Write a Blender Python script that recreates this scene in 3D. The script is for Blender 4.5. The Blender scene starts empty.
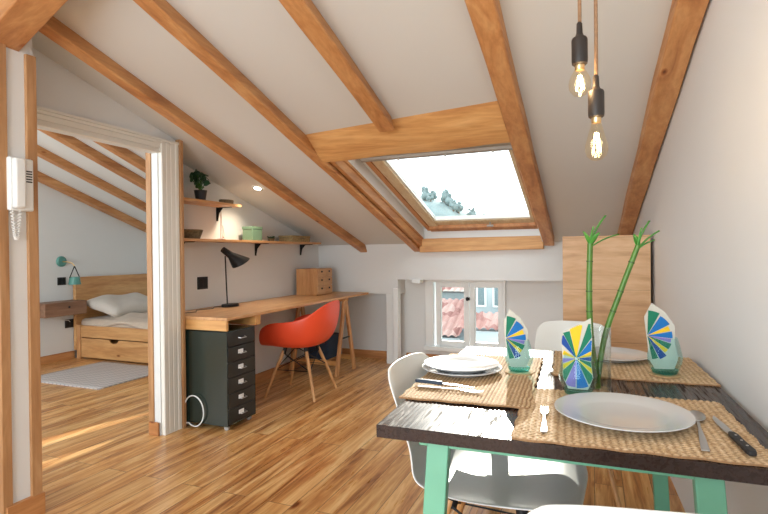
import bpy, bmesh, math, random
from mathutils import Vector, Matrix, Euler, geometry
random.seed(7)
S = bpy.context.scene
col = S.collection
R = math.radians
PI = math.pi

# ------------------------------------------------------------------ camera, world, sun, lights, exposure
cam_d = bpy.data.cameras.new('camera'); cam = bpy.data.objects.new('camera', cam_d); col.objects.link(cam)
cam_d.sensor_width = 36.0; cam_d.lens = 24.0; cam_d.clip_start = 0.05; cam_d.clip_end = 400
yaw, pit, rol = R(22.2), R(-0.4), R(0.6)
fw = Vector((-math.sin(yaw)*math.cos(pit), math.cos(yaw)*math.cos(pit), math.sin(pit)))
r0 = Vector((math.cos(yaw), math.sin(yaw), 0)); u0 = r0.cross(fw)
rt = r0*math.cos(rol) - u0*math.sin(rol); up = rt.cross(fw)
M3 = Matrix((rt, up, -fw)).transposed()
cam.matrix_world = Matrix.Translation((0, 0, 1.21)) @ M3.to_4x4()
S.camera = cam

w = bpy.data.worlds.new('sky'); S.world = w; w.use_nodes = True
bg = w.node_tree.nodes['Background']; bg.inputs[0].default_value = (0.88, 0.95, 1.0, 1); bg.inputs[1].default_value = 3.4

sd = bpy.data.lights.new('sun', 'SUN'); sun = bpy.data.objects.new('sun', sd); col.objects.link(sun)
SUND = Vector((0.17, -1.0, -0.41)).normalized()
sun.rotation_euler = SUND.to_track_quat('-Z', 'Y').to_euler(); sd.energy = 7.0; sd.angle = R(0.25); sd.color = (1.0, 0.93, 0.82)
sun.location = (0, 20, 12)

def area(name, loc, direction, sx, sy, power, color):
    d = bpy.data.lights.new(name, 'AREA'); d.shape = 'RECTANGLE'; d.size = sx; d.size_y = sy; d.energy = power; d.color = color
    o = bpy.data.objects.new(name, d); col.objects.link(o); o.location = loc
    o.rotation_euler = Vector(direction).to_track_quat('-Z', 'Y').to_euler(); return o
area('added_fill_back', (-1.1, -2.40, 1.35), (0, 1, 0.05), 2.4, 2.0, 95, (0.87, 0.95, 1.0))  # added fill lamp behind the camera, set in an invented opening
area('added_fill_bedroom', (-4.2, -0.35, 1.5), (0, 1, -0.05), 1.8, 1.5, 75, (0.88, 0.95, 1.0))  # extra lamp to brighten the bedroom from its unseen side

vs = S.view_settings
vs.view_transform = 'Standard'; vs.look = 'None'; vs.gamma = 1.0; vs.use_curve_mapping = False
vs.exposure = -0.05

# ------------------------------------------------------------------ helpers
class MB:
    """collects shapes; build() links them as ONE mesh object"""
    def __init__(s): s.v = []; s.f = []; s.m = []; s.mi = 0
    def add(s, vs_, fs):
        b = len(s.v); s.v += [Vector(p) for p in vs_]
        for f in fs: s.f.append([i+b for i in f]); s.m.append(s.mi)
        return s
    def box(s, x0, x1, y0, y1, z0, z1, rot=None, piv=None):
        P = [Vector(p) for p in ((x0,y0,z0),(x1,y0,z0),(x1,y1,z0),(x0,y1,z0),(x0,y0,z1),(x1,y0,z1),(x1,y1,z1),(x0,y1,z1))]
        if rot is not None:
            c = Vector(piv) if piv else Vector(((x0+x1)/2,(y0+y1)/2,(z0+z1)/2))
            P = [rot @ (p-c) + c for p in P]
        return s.add(P, [(0,3,2,1),(4,5,6,7),(0,1,5,4),(1,2,6,5),(2,3,7,6),(3,0,4,7)])
    def hexa(s, P): # 8 points, bottom 4 then top 4
        return s.add(P, [(0,3,2,1),(4,5,6,7),(0,1,5,4),(1,2,6,5),(2,3,7,6),(3,0,4,7)])
    def bar(s, a, b, w_, h_, upv=(0,0,1), w2=None, h2=None):
        a = Vector(a); b = Vector(b); d = (b-a).normalized(); upv = Vector(upv)
        sx = d.cross(upv).normalized(); uy = sx.cross(d).normalized()
        w2 = w_ if w2 is None else w2; h2 = h_ if h2 is None else h2
        P = []
        for p, ww, hh in ((a, w_, h_), (b, w2, h2)):
            for i, j in ((-1,-1),(1,-1),(1,1),(-1,1)): P.append(p + sx*i*ww/2 + uy*j*hh/2)
        return s.add(P, [(0,1,2,3),(7,6,5,4),(0,4,5,1),(1,5,6,2),(2,6,7,3),(3,7,4,0)])
    def tube(s, pts, r, n=10, r2=None, cap=True):
        pts = [Vector(p) for p in pts]; k = len(pts); rings = []
        prev = None
        for i, p in enumerate(pts):
            d = (pts[min(i+1,k-1)] - pts[max(i-1,0)]).normalized()
            if prev is None:
                a = Vector((0,0,1)) if abs(d.z) < .9 else Vector((1,0,0))
                x = d.cross(a).normalized()
            else:
                x = (prev - d*prev.dot(d)).normalized()
            prev = x; y = d.cross(x)
            rr = r if r2 is None else r + (r2-r)*i/(k-1)
            if isinstance(r, (list, tuple)): rr = r[i]
            rings.append([p + x*math.cos(2*PI*j/n)*rr + y*math.sin(2*PI*j/n)*rr for j in range(n)])
        V = [q for rg in rings for q in rg]; F = []
        for i in range(k-1):
            for j in range(n):
                F.append((i*n+j, i*n+(j+1)%n, (i+1)*n+(j+1)%n, (i+1)*n+j))
        if cap: F.append(tuple(range(n-1,-1,-1))); F.append(tuple((k-1)*n+j for j in range(n)))
        return s.add(V, F)
    def lathe(s, prof, c=(0,0,0), n=32, sx=1, sy=1, rot=None):
        c = Vector(c); V = []; F = []
        for (r_, z_) in prof:
            for j in range(n):
                p = Vector((math.cos(2*PI*j/n)*r_*sx, math.sin(2*PI*j/n)*r_*sy, z_))
                if rot is not None: p = rot @ p
                V.append(p + c)
        k = len(prof)
        for i in range(k-1):
            for j in range(n):
                F.append((i*n+j, i*n+(j+1)%n, (i+1)*n+(j+1)%n, (i+1)*n+j))
        if prof[0][0] > 1e-5: F.append(tuple(range(n-1,-1,-1)))
        if prof[-1][0] > 1e-5: F.append(tuple((k-1)*n+j for j in range(n)))
        return s.add(V, F)
    def ring(s, prof, c=(0,0,0), n=32): # closed profile lathe (glass walls)
        c = Vector(c); V = []; F = []; k = len(prof)
        for (r_, z_) in prof:
            for j in range(n): V.append(Vector((math.cos(2*PI*j/n)*r_, math.sin(2*PI*j/n)*r_, z_)) + c)
        for i in range(k-1):
            for j in range(n): F.append((i*n+j, i*n+(j+1)%n, (i+1)*n+(j+1)%n, (i+1)*n+j))
        return s.add(V, F)
    def grid(s, fn, nu, nv, flip=False):
        V = [fn(i/nu, j/nv) for i in range(nu+1) for j in range(nv+1)]; F = []
        for i in range(nu):
            for j in range(nv):
                a = i*(nv+1)+j; q = (a, a+nv+1, a+nv+2, a+1)
                F.append(q[::-1] if flip else q)
        return s.add(V, F)
    def prism(s, poly, mapf, t0, t1): # 2D polygon extruded; mapf(u,v,t)->point
        n = len(poly); V = [mapf(u, v, t0) for u, v in poly] + [mapf(u, v, t1) for u, v in poly]
        F = [tuple(range(n-1,-1,-1)), tuple(range(n, 2*n))] + [(i, (i+1)%n, n+(i+1)%n, n+i) for i in range(n)]
        return s.add(V, F)
    def sphere(s, c, r_, n=12, m=8, sc=(1,1,1)):
        prof = [(math.sin(PI*i/m)*r_, -math.cos(PI*i/m)*r_*sc[2]) for i in range(m+1)]
        prof[0] = (0, prof[0][1]); prof[-1] = (0, prof[-1][1])
        return s.lathe(prof, c, n, sc[0], sc[1])
    def build(s, name, mats, parent=None, bevel=0, smooth=True, ang=40, solid=0, subd=0, world=False, fix=True):
        me = bpy.data.meshes.new(name)
        off = Vector((0,0,0))
        if parent is not None and world:
            p = parent
            while p is not None: off += p.location; p = p.parent
        me.from_pydata([v-off for v in s.v], [], s.f)
        if not isinstance(mats, (list, tuple)): mats = [mats]
        for m_ in mats: me.materials.append(m_)
        for p, k in zip(me.polygons, s.m): p.material_index = k
        bm = bmesh.new(); bm.from_mesh(me)
        bmesh.ops.remove_doubles(bm, verts=bm.verts, dist=1e-6)
        if fix: bmesh.ops.recalc_face_normals(bm, faces=bm.faces)
        bm.to_mesh(me); bm.free()
        if smooth:
            for p in me.polygons: p.use_smooth = True
            me.set_sharp_from_angle(angle=R(ang))
        o = bpy.data.objects.new(name, me); col.objects.link(o)
        if parent is not None: o.parent = parent
        if solid:
            q = o.modifiers.new('thick', 'SOLIDIFY'); q.thickness = solid; q.offset = 0
        if bevel:
            q = o.modifiers.new('bevel', 'BEVEL'); q.width = bevel; q.segments = 2; q.limit_method = 'ANGLE'; q.angle_limit = R(35)
        if subd:
            q = o.modifiers.new('sub', 'SUBSURF'); q.levels = subd; q.render_levels = subd
        return o

def thing(name, label, cat, loc=(0,0,0), rz=0, group=None):
    o = bpy.data.objects.new(name, None); col.objects.link(o); o.empty_display_size = 0.1
    o.location = loc; o.rotation_euler = (0, 0, rz); o['label'] = label; o['category'] = cat
    if group: o['group'] = group
    return o
def tag(o, label, cat, group=None):
    o['label'] = label; o['category'] = cat
    if group: o['group'] = group
    return o
def struct(o, label=None):
    o['kind'] = 'structure'
    if label: o['label'] = label
    return o
def copy_tree(o, parent=None):
    c = o.copy(); col.objects.link(c); c.parent = parent
    for ch in [x for x in list(o.children)]: copy_tree(ch, c)
    return c
def polyface(outer, holes, mapf, mb):
    """flat polygon with holes"""
    loops = [outer] + holes
    vs2 = []; edges = []; 
    for lp in loops:
        b = len(vs2); vs2 += [Vector(p) for p in lp]
        edges += [(b+i, b+(i+1) % len(lp)) for i in range(len(lp))]
    v, e, f, *_ = geometry.delaunay_2d_cdt(vs2, edges, [], 1, 1e-6)
    def inside(p, lp):
        c = False; n = len(lp); j = n-1
        for i in range(n):
            if (lp[i][1] > p[1]) != (lp[j][1] > p[1]) and p[0] < (lp[j][0]-lp[i][0])*(p[1]-lp[i][1])/(lp[j][1]-lp[i][1])+lp[i][0]: c = not c
            j = i
        return c
    F = []
    for t in f:
        c = sum((v[i] for i in t), Vector((0,0)))/len(t)
        if inside(c, outer) and not any(inside(c, h) for h in holes): F.append(tuple(t))
    mb.add([mapf(p.x, p.y) for p in v], F)

# ------------------------------------------------------------------ materials
def srgb(r_, g_, b_):
    f = lambda c: (c/255/12.92) if c/255 <= .04045 else ((c/255+.055)/1.055)**2.4
    return (f(r_), f(g_), f(b_), 1)
def new_mat(name):
    m = bpy.data.materials.new(name); m.use_nodes = True
    nt = m.node_tree; b = nt.nodes['Principled BSDF']; return m, nt, b
def N(nt, t, **kw):
    n = nt.nodes.new(t)
    for k, v in kw.items(): setattr(n, k, v)
    return n
def coords(nt, scale=(1,1,1), rot=(0,0,0), kind='Object'):
    tc = N(nt, 'ShaderNodeTexCoord'); mp = N(nt, 'ShaderNodeMapping')
    mp.inputs['Scale'].default_value = scale; mp.inputs['Rotation'].default_value = rot
    nt.links.new(tc.outputs[kind], mp.inputs[0]); return mp
def noise(nt, vec, scale, detail=4, rough=.55, dist=0):
    n = N(nt, 'ShaderNodeTexNoise'); n.inputs['Scale'].default_value = scale; n.inputs['Detail'].default_value = detail
    n.inputs['Roughness'].default_value = rough; n.inputs['Distortion'].default_value = dist
    nt.links.new(vec, n.inputs['Vector']); return n
def ramp(nt, fac, stops):
    n = N(nt, 'ShaderNodeValToRGB'); e = n.color_ramp.elements
    while len(e) < len(stops): e.new(.5)
    for k, (p, c) in enumerate(stops): e[k].position = p; e[k].color = c if len(c) == 4 else (*c, 1)
    nt.links.new(fac, n.inputs[0]); return n
def mixc(nt, fac, a, b, mode='MIX'):
    n = N(nt, 'ShaderNodeMix', data_type='RGBA', blend_type=mode)
    for sock, val in ((n.inputs[0], fac), (n.inputs[6], a), (n.inputs[7], b)):
        if isinstance(val, (int, float)): sock.default_value = val
        elif isinstance(val, tuple): sock.default_value = val
        else: nt.links.new(val, sock)
    return n.outputs[2]
def bump(nt, b, h, strength=.2, dist=.002):
    n = N(nt, 'ShaderNodeBump'); n.inputs['Strength'].default_value = strength; n.inputs['Distance'].default_value = dist
    nt.links.new(h, n.inputs['Height']); nt.links.new(n.outputs[0], b.inputs['Normal'])
def plain(name, c, rough=.5, metal=0, var=.04, nscale=8, bmp=0, spec=.5, coat=0, sheen=0):
    m, nt, b = new_mat(name); mp = coords(nt); n = noise(nt, mp.outputs[0], nscale, 3)
    lo = tuple(x*(1-var) for x in c[:3]) + (1,); hi = tuple(min(1, x*(1+var)) for x in c[:3]) + (1,)
    rr = ramp(nt, n.outputs[0], [(.3, lo), (.7, hi)]); nt.links.new(rr.outputs[0], b.inputs['Base Color'])
    b.inputs['Roughness'].default_value = rough; b.inputs['Metallic'].default_value = metal
    b.inputs['Specular IOR Level'].default_value = spec; b.inputs['Coat Weight'].default_value = coat
    b.inputs['Sheen Weight'].default_value = sheen
    if bmp:
        n2 = noise(nt, mp.outputs[0], nscale*12, 3); bump(nt, b, n2.outputs[0], bmp)
    return m
def pine(name, light, mid, dark, axis='Y', rough=.45, knots=True, grain=9, seed=0, contrast=1.0):
    m, nt, b = new_mat(name)
    sc = {'X': (.12,1,1), 'Y': (1,.12,1), 'Z': (1,1,.12)}[axis]
    sk = {'X': (.4,1,1), 'Y': (1,.4,1), 'Z': (1,1,.4)}[axis]
    mp = coords(nt, sc); mp.inputs['Location'].default_value = (seed*1.7, seed*.9, seed*2.3)
    n1 = noise(nt, mp.outputs[0], grain, 5, .6, 1.2)
    n2 = noise(nt, mp.outputs[0], grain*7, 3, .5, .3)
    r1 = ramp(nt, n1.outputs[0], [(.30, light), (.52, mid), (.72, dark)])
    r2 = ramp(nt, n2.outputs[0], [(.35, (1,1,1,1)), (.75, (.80,.74,.68,1))])
    c = mixc(nt, .8*contrast, r1.outputs[0], r2.outputs[0], 'MULTIPLY')
    if knots:
        mk = coords(nt, sk); mk.inputs['Location'].default_value = (seed*3.1+.3, seed*1.3, seed)
        v = N(nt, 'ShaderNodeTexVoronoi'); v.inputs['Scale'].default_value = 5.2; nt.links.new(mk.outputs[0], v.inputs['Vector'])
        kr = ramp(nt, v.outputs['Distance'], [(.03, (.22,.10,.05,1)), (.05, (.6,.40,.24,1)), (.085, (1,1,1,1))])
        c = mixc(nt, 1.0, c, kr.outputs[0], 'MULTIPLY')
    nt.links.new(c, b.inputs['Base Color']); b.inputs['Roughness'].default_value = rough
    bump(nt, b, n2.outputs[0], .12, .001)
    return m
def glassy(name, tint=(1,1,1,1), gl=.04, rough=.0, edge=.55):
    """thin pane: tinted transparency plus a fresnel reflection"""
    m = bpy.data.materials.new(name); m.use_nodes = True; nt = m.node_tree; nt.nodes.clear()
    out = N(nt, 'ShaderNodeOutputMaterial'); t = N(nt, 'ShaderNodeBsdfTransparent'); g = N(nt, 'ShaderNodeBsdfGlossy')
    mp = coords(nt); nz = noise(nt, mp.outputs[0], 3, 2)
    rr = ramp(nt, nz.outputs[0], [(.3, tint), (.7, tuple(x*.985 for x in tint[:3])+(1,))]); nt.links.new(rr.outputs[0], t.inputs[0])
    g.inputs['Roughness'].default_value = rough; g.inputs[0].default_value = (1,1,1,1)
    lw = N(nt, 'ShaderNodeLayerWeight'); lw.inputs[0].default_value = .25
    mr = N(nt, 'ShaderNodeMapRange'); mr.inputs[3].default_value = gl; mr.inputs[4].default_value = edge
    nt.links.new(lw.outputs['Facing'], mr.inputs[0])
    pw = N(nt, 'ShaderNodeMath', operation='POWER'); pw.inputs[1].default_value = 1.6
    nt.links.new(mr.outputs[0], pw.inputs[0])
    mx = N(nt, 'ShaderNodeMixShader'); nt.links.new(pw.outputs[0], mx.inputs[0]); nt.links.new(t.outputs[0], mx.inputs[1]); nt.links.new(g.outputs[0], mx.inputs[2])
    nt.links.new(mx.outputs[0], out.inputs[0]); return m
def emit(name, c, s_):
    m, nt, b = new_mat(name); mp = coords(nt); n = noise(nt, mp.outputs[0], 20, 2)
    rr = ramp(nt, n.outputs[0], [(.3, c), (.7, c)]); nt.links.new(rr.outputs[0], b.inputs['Emission Color'])
    b.inputs['Emission Strength'].default_value = s_; b.inputs['Base Color'].default_value = (.1,.08,.05,1); return m

m_wall = plain('painted_plaster', (.750, .752, .738, 1), .75, var=.012, nscale=1.5, bmp=.05)
m_wallr = plain('painted_plaster_cool', (.80, .82, .835, 1), .7, var=.012, nscale=1.2, bmp=.05)
m_bed_wall = plain('bedroom_plaster', (.76, .785, .78, 1), .75, var=.012, nscale=1.5)
m_ceil = plain('ceiling_paint', (.685, .682, .660, 1), .8, var=.012, nscale=1.3)
m_white = plain('white_lacquer', (.83, .845, .83, 1), .35, var=.015, nscale=4)
m_casing = plain('cream_casing_paint', (.80, .79, .73, 1), .35, var=.015, nscale=4)
m_shell = plain('white_shell_plastic', (.86, .875, .85, 1), .32, var=.01, nscale=3)
m_orange = plain('orange_shell_plastic', (.86, .085, .030, 1), .38, var=.03, nscale=3)
m_black = plain('black_metal', (.009, .009, .010, 1), .45, var=.1, spec=.3)
m_blackm = plain('matt_black_plastic', (.018, .018, .02, 1), .6, var=.1)
m_cab = plain('dark_green_steel', (.012, .022, .016, 1), .25, var=.06, spec=.6)
m_cabf = plain('black_steel_fronts', (.014, .016, .015, 1), .4, var=.06)
m_chrome = plain('brushed_steel', (.55, .55, .55, 1), .32, 1, var=.03, nscale=30)
m_label = plain('white_paper_label', (.85, .85, .83, 1), .6)
m_green = plain('sea_green_paint', (.15, .42, .28, 1), .42, var=.06, nscale=6)
m_plate = plain('white_glazed_stoneware', (.66, .67, .68, 1), .16, var=.01, nscale=3, coat=.3)
m_cork = plain('cork', (.52, .34, .17, 1), .85, var=.25, nscale=90, bmp=.3)
m_teal = plain('teal_enamel', (.10, .30, .26, 1), .4, var=.05)
m_brass = plain('brass', (.75, .55, .30, 1), .3, 1, var=.03)
m_sheet = plain('beige_cotton', (.60, .50, .40, 1), .9, var=.08, nscale=6, bmp=.25, sheen=.2)
m_pillow = plain('greige_cotton', (.64, .60, .54, 1), .9, var=.05, nscale=6, bmp=.25, sheen=.2)
m_leaf = plain('dark_leaf', (.018, .075, .03, 1), .4, var=.3, nscale=12)
m_bamb = plain('bamboo_stalk', (.075, .185, .022, 1), .35, var=.25, nscale=25)
m_bnode = plain('bamboo_node', (.05, .10, .02, 1), .5, var=.2)
m_bleaf = plain('bamboo_leaf', (.075, .30, .045, 1), .4, var=.2, nscale=15)
m_soil = plain('potting_soil', (.05, .03, .02, 1), .95, var=.4, nscale=60)
m_navy = plain('navy_fabric', (.012, .028, .055, 1), .85, var=.15, nscale=40, bmp=.3)
m_sage = plain('sage_green_cardboard', (.17, .29, .19, 1), .7, var=.05)
m_wick = plain('woven_willow', (.16, .11, .055, 1), .8, var=.45, nscale=60, bmp=.6)
m_wick2 = plain('woven_straw', (.36, .25, .11, 1), .8, var=.4, nscale=60, bmp=.6)
m_bark = plain('bark', (.18, .12, .08, 1), .9, var=.3)
m_cord = plain('brown_textile_cord', (.30, .17, .09, 1), .8, var=.2, nscale=80)
m_socket = plain('dark_socket', (.03, .022, .018, 1), .45, var=.15)
m_tan = plain('ribbon_grey', (.35,.34,.32,1), .5)
m_cable = plain('white_cable_plastic', (.8,.8,.78,1), .4)
m_pane = glassy('window_glass', (.97,.99,.985,1), .02, edge=.35)
m_tumbler = glassy('teal_tumbler_glass', (.86,.965,.965,1), .06, edge=.45)
m_tbase = glassy('teal_glass_base', (.36,.80,.80,1), .12, edge=.5)
m_clear = glassy('clear_vase_glass', (.94,.96,.955,1), .10, edge=.95)
m_water = glassy('water', (.93,.96,.94,1), .08, edge=.5)
m_bulb = glassy('amber_bulb_glass', (1.0,.95,.84,1), .05, edge=.5)
m_fil = emit('glowing_filament', (1.0, .66, .32, 1), 90)
m_spot = emit('spotlight_lens', (1.0, .88, .7, 1), 30)

WL, WM, WD = srgb(226,172,108), srgb(206,142,78), srgb(170,100,46)
m_raf = pine('rafter_pine', srgb(216,164,110), srgb(200,142,88), srgb(168,110,64), 'Y', .5, seed=1)
m_raf2 = pine('header_pine', srgb(228,180,122), srgb(214,160,100), srgb(184,126,74), 'X', .5, seed=2)
m_trimx = pine('trim_pine_cross', srgb(214,160,106), srgb(192,132,80), srgb(160,100,56), 'X', .5, seed=3)
m_trimy = pine('trim_pine_long', srgb(214,160,106), srgb(196,138,86), srgb(168,110,62), 'Y', .5, seed=4)
m_trimz = pine('trim_pine_upright', srgb(202,160,116), srgb(184,138,94), srgb(154,108,68), 'Z', .5, seed=5, knots=False)
m_desk = pine('desk_pine', srgb(226,182,134), srgb(212,162,112), srgb(190,134,86), 'Y', .4, seed=6)
m_deskz = pine('trestle_pine', srgb(220,172,120), srgb(204,150,98), srgb(180,122,74), 'Z', .45, seed=7, knots=False)
m_deskx = pine('desk_pine_cross', srgb(228,180,116), srgb(214,158,94), srgb(188,126,68), 'X', .4, seed=8)
m_bedx = pine('bed_pine', srgb(228,184,128), srgb(212,160,104), srgb(190,134,82), 'X', .45, seed=9)
m_bedy = pine('headboard_pine', srgb(228,184,128), srgb(212,160,104), srgb(190,134,82), 'Y', .45, seed=11)
m_night = pine('walnut_board', srgb(160,124,98), srgb(138,102,78), srgb(110,80,60), 'Y', .5, seed=12, knots=False)
m_board = pine('oak_veneer_panel', srgb(214,172,130), srgb(198,152,108), srgb(172,124,84), 'X', .5, seed=13, grain=5)
m_legw = pine('beech_leg', srgb(224,178,124), srgb(206,154,100), srgb(182,128,78), 'Z', .4, seed=14, knots=False)

m_sash = pine('pale_sash_pine', srgb(232,220,192), srgb(222,204,170), srgb(204,180,142), 'Y', .45, seed=31, knots=False)
def floor_mat():
    m, nt, b = new_mat('pine_floorboards')
    mp = coords(nt, (1,1,1), (0,0,PI/2))
    br = N(nt, 'ShaderNodeTexBrick'); br.offset = .37; br.inputs['Scale'].default_value = 1
    br.inputs['Brick Width'].default_value = 2.1; br.inputs['Row Height'].default_value = .135; br.inputs['Mortar Size'].default_value = .0016
    br.inputs['Color1'].default_value = (0,0,0,1); br.inputs['Color2'].default_value = (1,1,1,1); br.inputs['Mortar'].default_value = (.5,.5,.5,1)
    nt.links.new(mp.outputs[0], br.inputs[0])
    # every board gets its own shift of the grain
    tc = N(nt, 'ShaderNodeTexCoord'); sep = N(nt, 'ShaderNodeVectorMath', operation='MULTIPLY'); sep.inputs[1].default_value = (3, 7, 5)
    nt.links.new(br.outputs[0], sep.inputs[0])
    ad = N(nt, 'ShaderNodeVectorMath', operation='ADD'); nt.links.new(tc.outputs['Object'], ad.inputs[0]); nt.links.new(sep.outputs[0], ad.inputs[1])
    m1 = N(nt, 'ShaderNodeMapping'); m1.inputs['Scale'].default_value = (1, .075, 1); nt.links.new(ad.outputs[0], m1.inputs[0])
    n1 = noise(nt, m1.outputs[0], 11, 5, .62, 1.6); n2 = noise(nt, m1.outputs[0], 75, 3, .5, .4)
    base = ramp(nt, n1.outputs[0], [(.30, srgb(246,208,150)), (.44, srgb(230,182,120)), (.56, srgb(202,144,84)), (.70, srgb(140,86,44))])
    tone = ramp(nt, br.outputs[0], [(0, (.86,.82,.76,1)), (.5, (1,1,1,1)), (1, (1.0,.95,.88,1))])
    c = mixc(nt, 1, base.outputs[0], tone.outputs[0], 'MULTIPLY')
    fine = ramp(nt, n2.outputs[0], [(.35, (1,1,1,1)), (.75, (.80,.72,.64,1))])
    c = mixc(nt, .8, c, fine.outputs[0], 'MULTIPLY')
    mk = N(nt, 'ShaderNodeMapping'); mk.inputs['Scale'].default_value = (1, .45, 1); nt.links.new(ad.outputs[0], mk.inputs[0])
    v = N(nt, 'ShaderNodeTexVoronoi'); v.inputs['Scale'].default_value = 3.2; nt.links.new(mk.outputs[0], v.inputs['Vector'])
    kr = ramp(nt, v.outputs['Distance'], [(.03, (.25,.12,.05,1)), (.05, (.6,.4,.24,1)), (.09, (1,1,1,1))])
    c = mixc(nt, 1, c, kr.outputs[0], 'MULTIPLY')
    c = mixc(nt, br.outputs['Fac'], c, (.12,.06,.025,1))
    nt.links.new(c, b.inputs['Base Color'])
    rr = ramp(nt, n2.outputs[0], [(.3, (.26,.26,.26,1)), (.7, (.4,.4,.4,1))]); nt.links.new(rr.outputs[0], b.inputs['Roughness'])
    b.inputs['Coat Weight'].default_value = .15; b.inputs['Coat Roughness'].default_value = .2
    bump(nt, b, n2.outputs[0], .08, .001)
    return m
m_floor = floor_mat()

def table_mat():
    m, nt, b = new_mat('dark_stained_tabletop')
    mp = coords(nt, (1, .06, 1)); n = noise(nt, mp.outputs[0], 26, 4, .6, .4)
    c = ramp(nt, n.outputs[0], [(.3, (.022,.011,.009,1)), (.55, (.034,.018,.014,1)), (.75, (.012,.007,.006,1))])
    nt.links.new(c.outputs[0], b.inputs['Base Color'])
    n2 = noise(nt, mp.outputs[0], 85, 3, .6, .2)
    rr = ramp(nt, n2.outputs[0], [(.35, (.24,.24,.24,1)), (.57, (.30,.30,.30,1)), (.64, (.7,.7,.7,1))]); nt.links.new(rr.outputs[0], b.inputs['Roughness'])
    b.inputs['Specular IOR Level'].default_value = .30
    bump(nt, b, n2.outputs[0], .06, .0004)
    return m
m_table = table_mat()

def weave_mat():
    m, nt, b = new_mat('braided_seagrass')
    mp = coords(nt, (1,1,1)); n = noise(nt, mp.outputs[0], 120, 3, .6); n2 = noise(nt, mp.outputs[0], 14, 2)
    c1 = ramp(nt, n.outputs[0], [(.28, srgb(186,152,112)), (.5, srgb(228,200,160)), (.72, srgb(244,226,194))])
    c2 = ramp(nt, n2.outputs[0], [(.35, (.86,.82,.76,1)), (.65, (1,1,1,1))])
    # the furrows between braids are coloured darker: height of the weave itself picks it
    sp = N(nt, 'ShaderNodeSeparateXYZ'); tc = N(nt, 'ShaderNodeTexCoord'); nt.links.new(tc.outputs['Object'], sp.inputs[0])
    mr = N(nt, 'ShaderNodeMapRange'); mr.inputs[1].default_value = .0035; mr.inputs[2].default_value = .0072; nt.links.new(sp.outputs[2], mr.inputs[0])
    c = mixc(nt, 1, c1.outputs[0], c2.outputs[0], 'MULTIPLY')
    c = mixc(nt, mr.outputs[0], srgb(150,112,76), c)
    nt.links.new(c, b.inputs['Base Color']); b.inputs['Roughness'].default_value = .75
    return m
m_weave = weave_mat()

def rug_mat():
    m, nt, b = new_mat('grey_woven_rug')
    mp = coords(nt, (1,1,1), (0,0,R(45))); ch = N(nt, 'ShaderNodeTexChecker'); ch.inputs['Scale'].default_value = 26
    ch.inputs[1].default_value = srgb(206,200,196); ch.inputs[2].default_value = srgb(178,172,172); nt.links.new(mp.outputs[0], ch.inputs[0])
    n = noise(nt, mp.outputs[0], 150, 2); c = mixc(nt, .25, ch.outputs[0], n.outputs[1], 'OVERLAY')
    nt.links.new(c, b.inputs['Base Color']); b.inputs['Roughness'].default_value = .95; bump(nt, b, n.outputs[0], .5, .003); return m
m_rug = rug_mat()

def board_mat():
    m, nt, b = new_mat('wide_plank_panel')
    mp = coords(nt, (.15,1,1)); n1 = noise(nt, mp.outputs[0], 12, 5, .6, 1); n2 = noise(nt, mp.outputs[0], 70, 3)
    c = ramp(nt, n1.outputs[0], [(.3, srgb(232,196,154)), (.5, srgb(220,178,134)), (.72, srgb(194,148,106))])
    f = ramp(nt, n2.outputs[0], [(.35, (1,1,1,1)), (.75, (.84,.78,.72,1))])
    cc = mixc(nt, .7, c.outputs[0], f.outputs[0], 'MULTIPLY')
    tc = coords(nt, (1,1,1)); w_ = N(nt, 'ShaderNodeTexWave', wave_type='BANDS', bands_direction='Z', wave_profile='SAW'); w_.inputs['Scale'].default_value = .93
    w_.inputs['Phase Offset'].default_value = 1.0; nt.links.new(tc.outputs[0], w_.inputs[0])
    g = ramp(nt, w_.outputs[1], [(.0, (.45,.33,.24,1)), (.012, (1,1,1,1))])
    cc = mixc(nt, 1, cc, g.outputs[0], 'MULTIPLY')
    nt.links.new(cc, b.inputs['Base Color']); b.inputs['Roughness'].default_value = .5; return m
m_bpanel = board_mat()

def tile_mat():
    m, nt, b = new_mat('terracotta_tiles'); mp = coords(nt); v = N(nt, 'ShaderNodeTexVoronoi'); v.inputs['Scale'].default_value = 4
    nt.links.new(mp.outputs[0], v.inputs['Vector'])
    c = ramp(nt, v.outputs['Color'], [(.2, srgb(140,98,92)), (.5, srgb(162,122,114)), (.8, srgb(176,146,138))])
    nt.links.new(c.outputs[0], b.inputs['Base Color']); b.inputs['Roughness'].default_value = .85; return m
m_tile = tile_mat()
m_house = plain('grey_render', (.36,.42,.44,1), .85, var=.1, nscale=2)
m_houseg = plain('dark_window_pane', (.12,.18,.20,1), .2)
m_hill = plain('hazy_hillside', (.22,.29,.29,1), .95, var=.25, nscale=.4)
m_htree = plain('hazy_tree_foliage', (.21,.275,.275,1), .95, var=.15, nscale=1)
m_grass = plain('meadow', (.20,.26,.14,1), .95, var=.2, nscale=.5)
pet = {k: plain('napkin_'+k, c, .8, var=.04) for k, c in dict(
    paper=srgb(206,202,190), green=srgb(22,122,92), blue=srgb(22,112,186), deep=srgb(28,74,150), yellow=srgb(240,196,40), violet=srgb(150,124,196), aqua=srgb(96,190,186)).items()}
PK = list(pet.keys()); PM = [pet[k] for k in PK]

# ------------------------------------------------------------------ STRUCTURE
SL = .292
def zc(y, h=.085): return 1.225 + h + SL*(5.2-y)     # ceiling plane of the main room
def zb(y, h=.08): return 1.56 + h + .35*(5.26-y)     # bedroom roof plane
XW = lambda y: .425 - .034*(y-1.6)                    # right wall, slightly out of square

b = MB(); b.box(-5.9, .75, -2.6, 5.75, -.06, 0); struct(b.build('floor', m_floor, smooth=False))

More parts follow.
